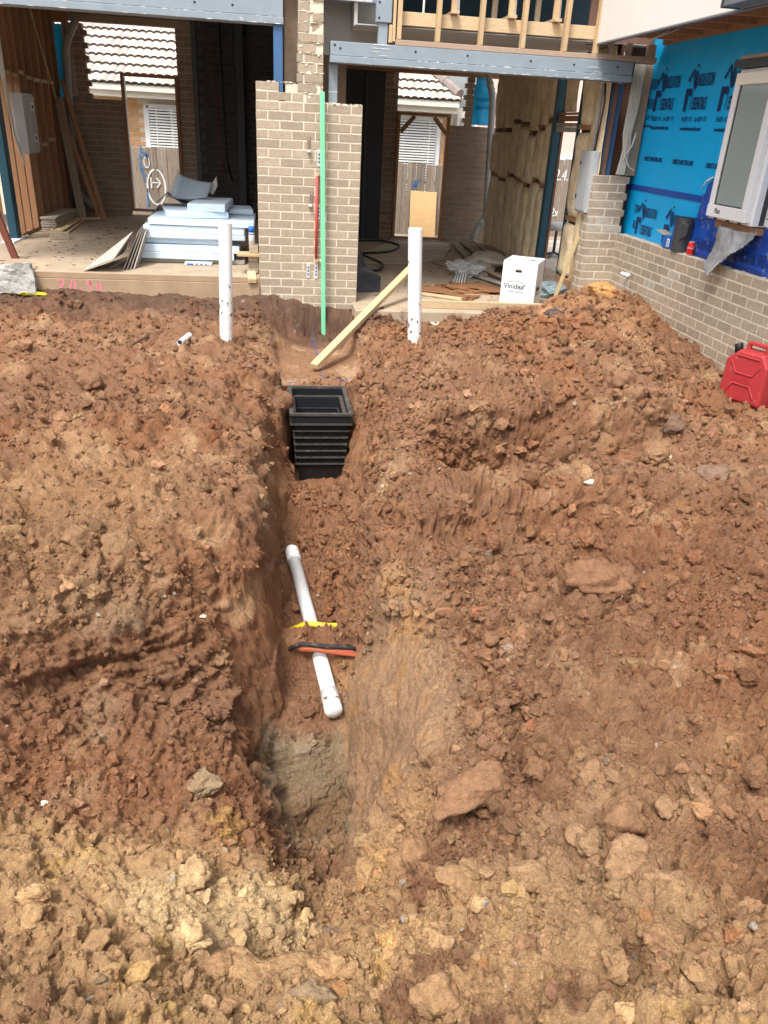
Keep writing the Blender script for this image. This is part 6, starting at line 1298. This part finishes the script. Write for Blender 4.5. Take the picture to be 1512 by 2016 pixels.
def ridge(l): 
    b = MB()
    for a,c in zip(l[:-1],l[1:]): b.bar(TJ@Vector((a[0],-.087,a[1])),TJ@Vector((c[0],-.087,c[1])),.012,.012,0,0,.003)
    return b
ridge([(-.12,.3),(-.07,.22),(.07,.22),(.12,.3)]).obj('embossed_rib','red_plastic',jc); ridge([(-.12,.06),(-.07,.14),(.07,.14),(.12,.06)]).obj('embossed_rib','red_plastic',jc)
text('embossed_word','WATER',.05,T3(TJ@Vector((-.075,-.0862,.16)),TJ.to_3x3()@Vector((1,0,0)),(0,0,1)),'red_plastic',jc,.9,weight=.002)
ridge([(-.09,.345),(.1,.345)]).obj('embossed_rib','red_plastic',jc)
# ------------------------------------------------------------------ stones and clods that can be told apart
def rock(name, x, y, r, rgb, label, cat='stone', seed=1, sink=.3, squash=(1,1,1), rough=1., rot=0., dz=0., ang=.8):
    p,n,_ = near_ground(x,y); v,f = clod_shape(4,seed,rough,ang); me = bpy.data.meshes.new(name)
    v = v*np.array(squash); me.from_pydata((v*r).tolist(),[],f.tolist()); me.materials.append(M['clod']); o = obj(name,me,None,None,p+n*(r*(.38-sink))+Vector((0,0,dz)),(0,0,rot),smooth=True)
    o.color = (*rgb,1); return tag(o,label,cat)
BR=(.235,.12,.065); RD=(.29,.115,.05); TN=(.36,.22,.11); GY_=(.27,.22,.17); YL=(.46,.31,.14)
def soilc(x,y,f=1.): return tuple(float(q)*f for q in near_ground(x,y)[2])
rock('boulder',1.64,-5.92,0.15,soilc(1.64,-5.92,.92),'biggest half buried brown boulder on the right ridge','boulder',11,.42,(1.1,1,1.0),1.3)
rock('boulder',3.22,-1.75,.16,(.52,.27,.1),'orange crusted boulder crowning the right heap against the brick wall','boulder',12,.15,(1.2,.9,.8),1.2)
rock('lava_stone',2.56,-2.38,.08,(.1,.085,.08),'dark grey pitted stone below the white carton on the heap','stone',13,.2)
rock('lava_stone',2.44,-2.15,.06,(.07,.06,.058),'small blackish stone left of the dark grey pitted one','stone',14,.2)
rock('boulder',1.33,-7.03,0.101,soilc(1.33,-7.03,.92),'tan flat faced boulder uppermost in the lower right cluster','boulder',15,.25,(1,1,1.1))
rock('boulder',1.24,-7.2,0.087,soilc(1.24,-7.2,.92),'brown wedge shaped boulder in the middle of the lower right cluster','boulder',16,.2,(.9,.9,1.2))
rock('boulder',1.3,-7.38,0.078,soilc(1.3,-7.38,.92),'squarish brown boulder, lowest of the lower right cluster','boulder',17,.2,(1,1,.9))
rock('clay_slab',.9,-6.72,0.156,soilc(.9,-6.72,.92),'smooth tilted slab of brown clay standing on the right trench lip','clay slab',18,.2,(1.15,.75,.42),.85,.5,.05)
rock('clay_lump',.63,-6.82,0.129,soilc(.63,-6.82,.92),'craggy yellowish clay lump broken off at the right trench end','clay lump',19,.25,(.85,.9,1.1),1.5)
rock('boulder',-.64,-7.07,0.046,soilc(-.64,-7.07,.92),'tan rounded stone at the left foreground edge','stone',20,.15)
rock('boulder',.2,-7.42,.07,(.36,.25,.15),'dull greyish stone in yellow clay at the bottom of the picture','stone',21,.3,(1.3,1,.8))
rock('clay_lump',-.2,-6.33,.06,(.33,.23,.14),'greyish tan clod left of the pale trench step','clod',22,.25,(1.2,1,.9),1.3)
rock('clay_lump',.36,-6.15,0.055,soilc(.36,-6.15,.92),'dark grey crumbly clod in the deep end of the trench','clod',23,.1,(1,1,.9),1.4)
rock('clay_lump',-.2,-6.82,0.055,soilc(-.2,-6.82,.92),'pale yellow craggy clod on the sandy patch','clod',24,.2,(1,1,1),1.4)
rock('pebble',-.21,-5.66,.02,(.68,.6,.48),'white pebble stuck in the left bank face','pebble',25,0)
rock('pebble',2.83,-4.16,.028,(.7,.62,.45),'pale cream stone on the stony side of the right heap','stone',26,.1)
rock('pebble',1.83,-5.17,.024,(.75,.7,.6),'white stone on the crest of the right ridge','stone',27,.1,(1.3,1,.6))
rock('pebble',-.75,-6.53,.016,(.75,.7,.58),'white pebble on brown earth at far left','pebble',28,-.1)
rock('boulder',-.78,-.75,.085,(.2,.12,.075),'brown squarish stone lying on the left bank near the slab','stone',29,.15,(1.2,.9,.8))
rock('boulder',-.9,-.72,0.055,soilc(-.9,-.72,.92),'dark clod touching the brown squarish stone near the slab','clod',30,.15)
rock('boulder',-1.16,-3.28,0.092,soilc(-1.16,-3.28,.92),'pointed reddish clod on the upper left bank','clod',31,.25,(.9,.9,1.1))
rock('boulder',-1.27,-4.57,0.055,soilc(-1.27,-4.57,.92),'round brown clod at the far left of the bank','clod',32,.15)
rock('boulder',-.24,-5.9,0.032,(.33,.185,.125),'pinkish brown stone set in the lower face of the left bank','stone',33,.1)
rock('boulder',-.17,-5.73,0.055,(.29,.17,.092),'khaki rounded stone jutting from the left bank face','stone',34,.15,(1,1,.9))
rock('boulder',2.6,-3.64,0.120,soilc(2.6,-3.64,.92),'large dark brown clod in the middle of the right heap','clod',39,.25)
rock('boulder',2.66,-4.27,0.092,soilc(2.66,-4.27,.92),'broken reddish clod at the foot of the right heap','clod',40,.2)
rock('boulder',2.7,-4.95,0.092,(.24,.15,.105),'greyish brown boulder low on the right side','boulder',41,.2)
rock('boulder',2.95,-3.9,.08,(.19,.12,.085),'grey brown cobble on the stony side of the right heap','stone',43,.15)
rock('clay_lump',.04,-7.24,0.110,soilc(.04,-7.24,.92),'big crumbly ochre clod at the bottom foreground','clod',44,.25,(1.2,1,.9),1.5)
rock('boulder',.58,-7.5,0.078,soilc(.58,-7.5,.92),'smooth tan clod at the bottom edge','clod',45,.3,(1,.9,1.1),.7)
rock('clay_lump',-.62,-5.56,0.101,(.29,.17,.092),'khaki lumpy clod high on the left bank','clod',46,.2,(1,1,.9),1.3)
rock('clay_lump',-.76,-5.5,0.074,(.29,.17,.092),'pale brown clod beside the khaki one on the left bank','clod',47,.2)
rock('clay_lump',.0,-6.47,0.055,soilc(.0,-6.47,.92),'brown clod perched on the left edge of the deep trench end','clod',48,.2)
rock('boulder',1.29,-6.8,0.069,soilc(1.29,-6.8,.92),'rough brown clod above the tan boulder at right','clod',49,.2,(1,1,1),1.2)
rock('clay_lump',.98,-7.15,0.092,soilc(.98,-7.15,.92),'tan crumbly clod below the smooth clay slab','clod',52,.25,(1.1,1,.8),1.4)
rock('clay_lump',.75,-7.1,0.083,soilc(.75,-7.1,.92),'yellowish clod below the craggy clay lump','clod',53,.25,(1,1,.8),1.4)
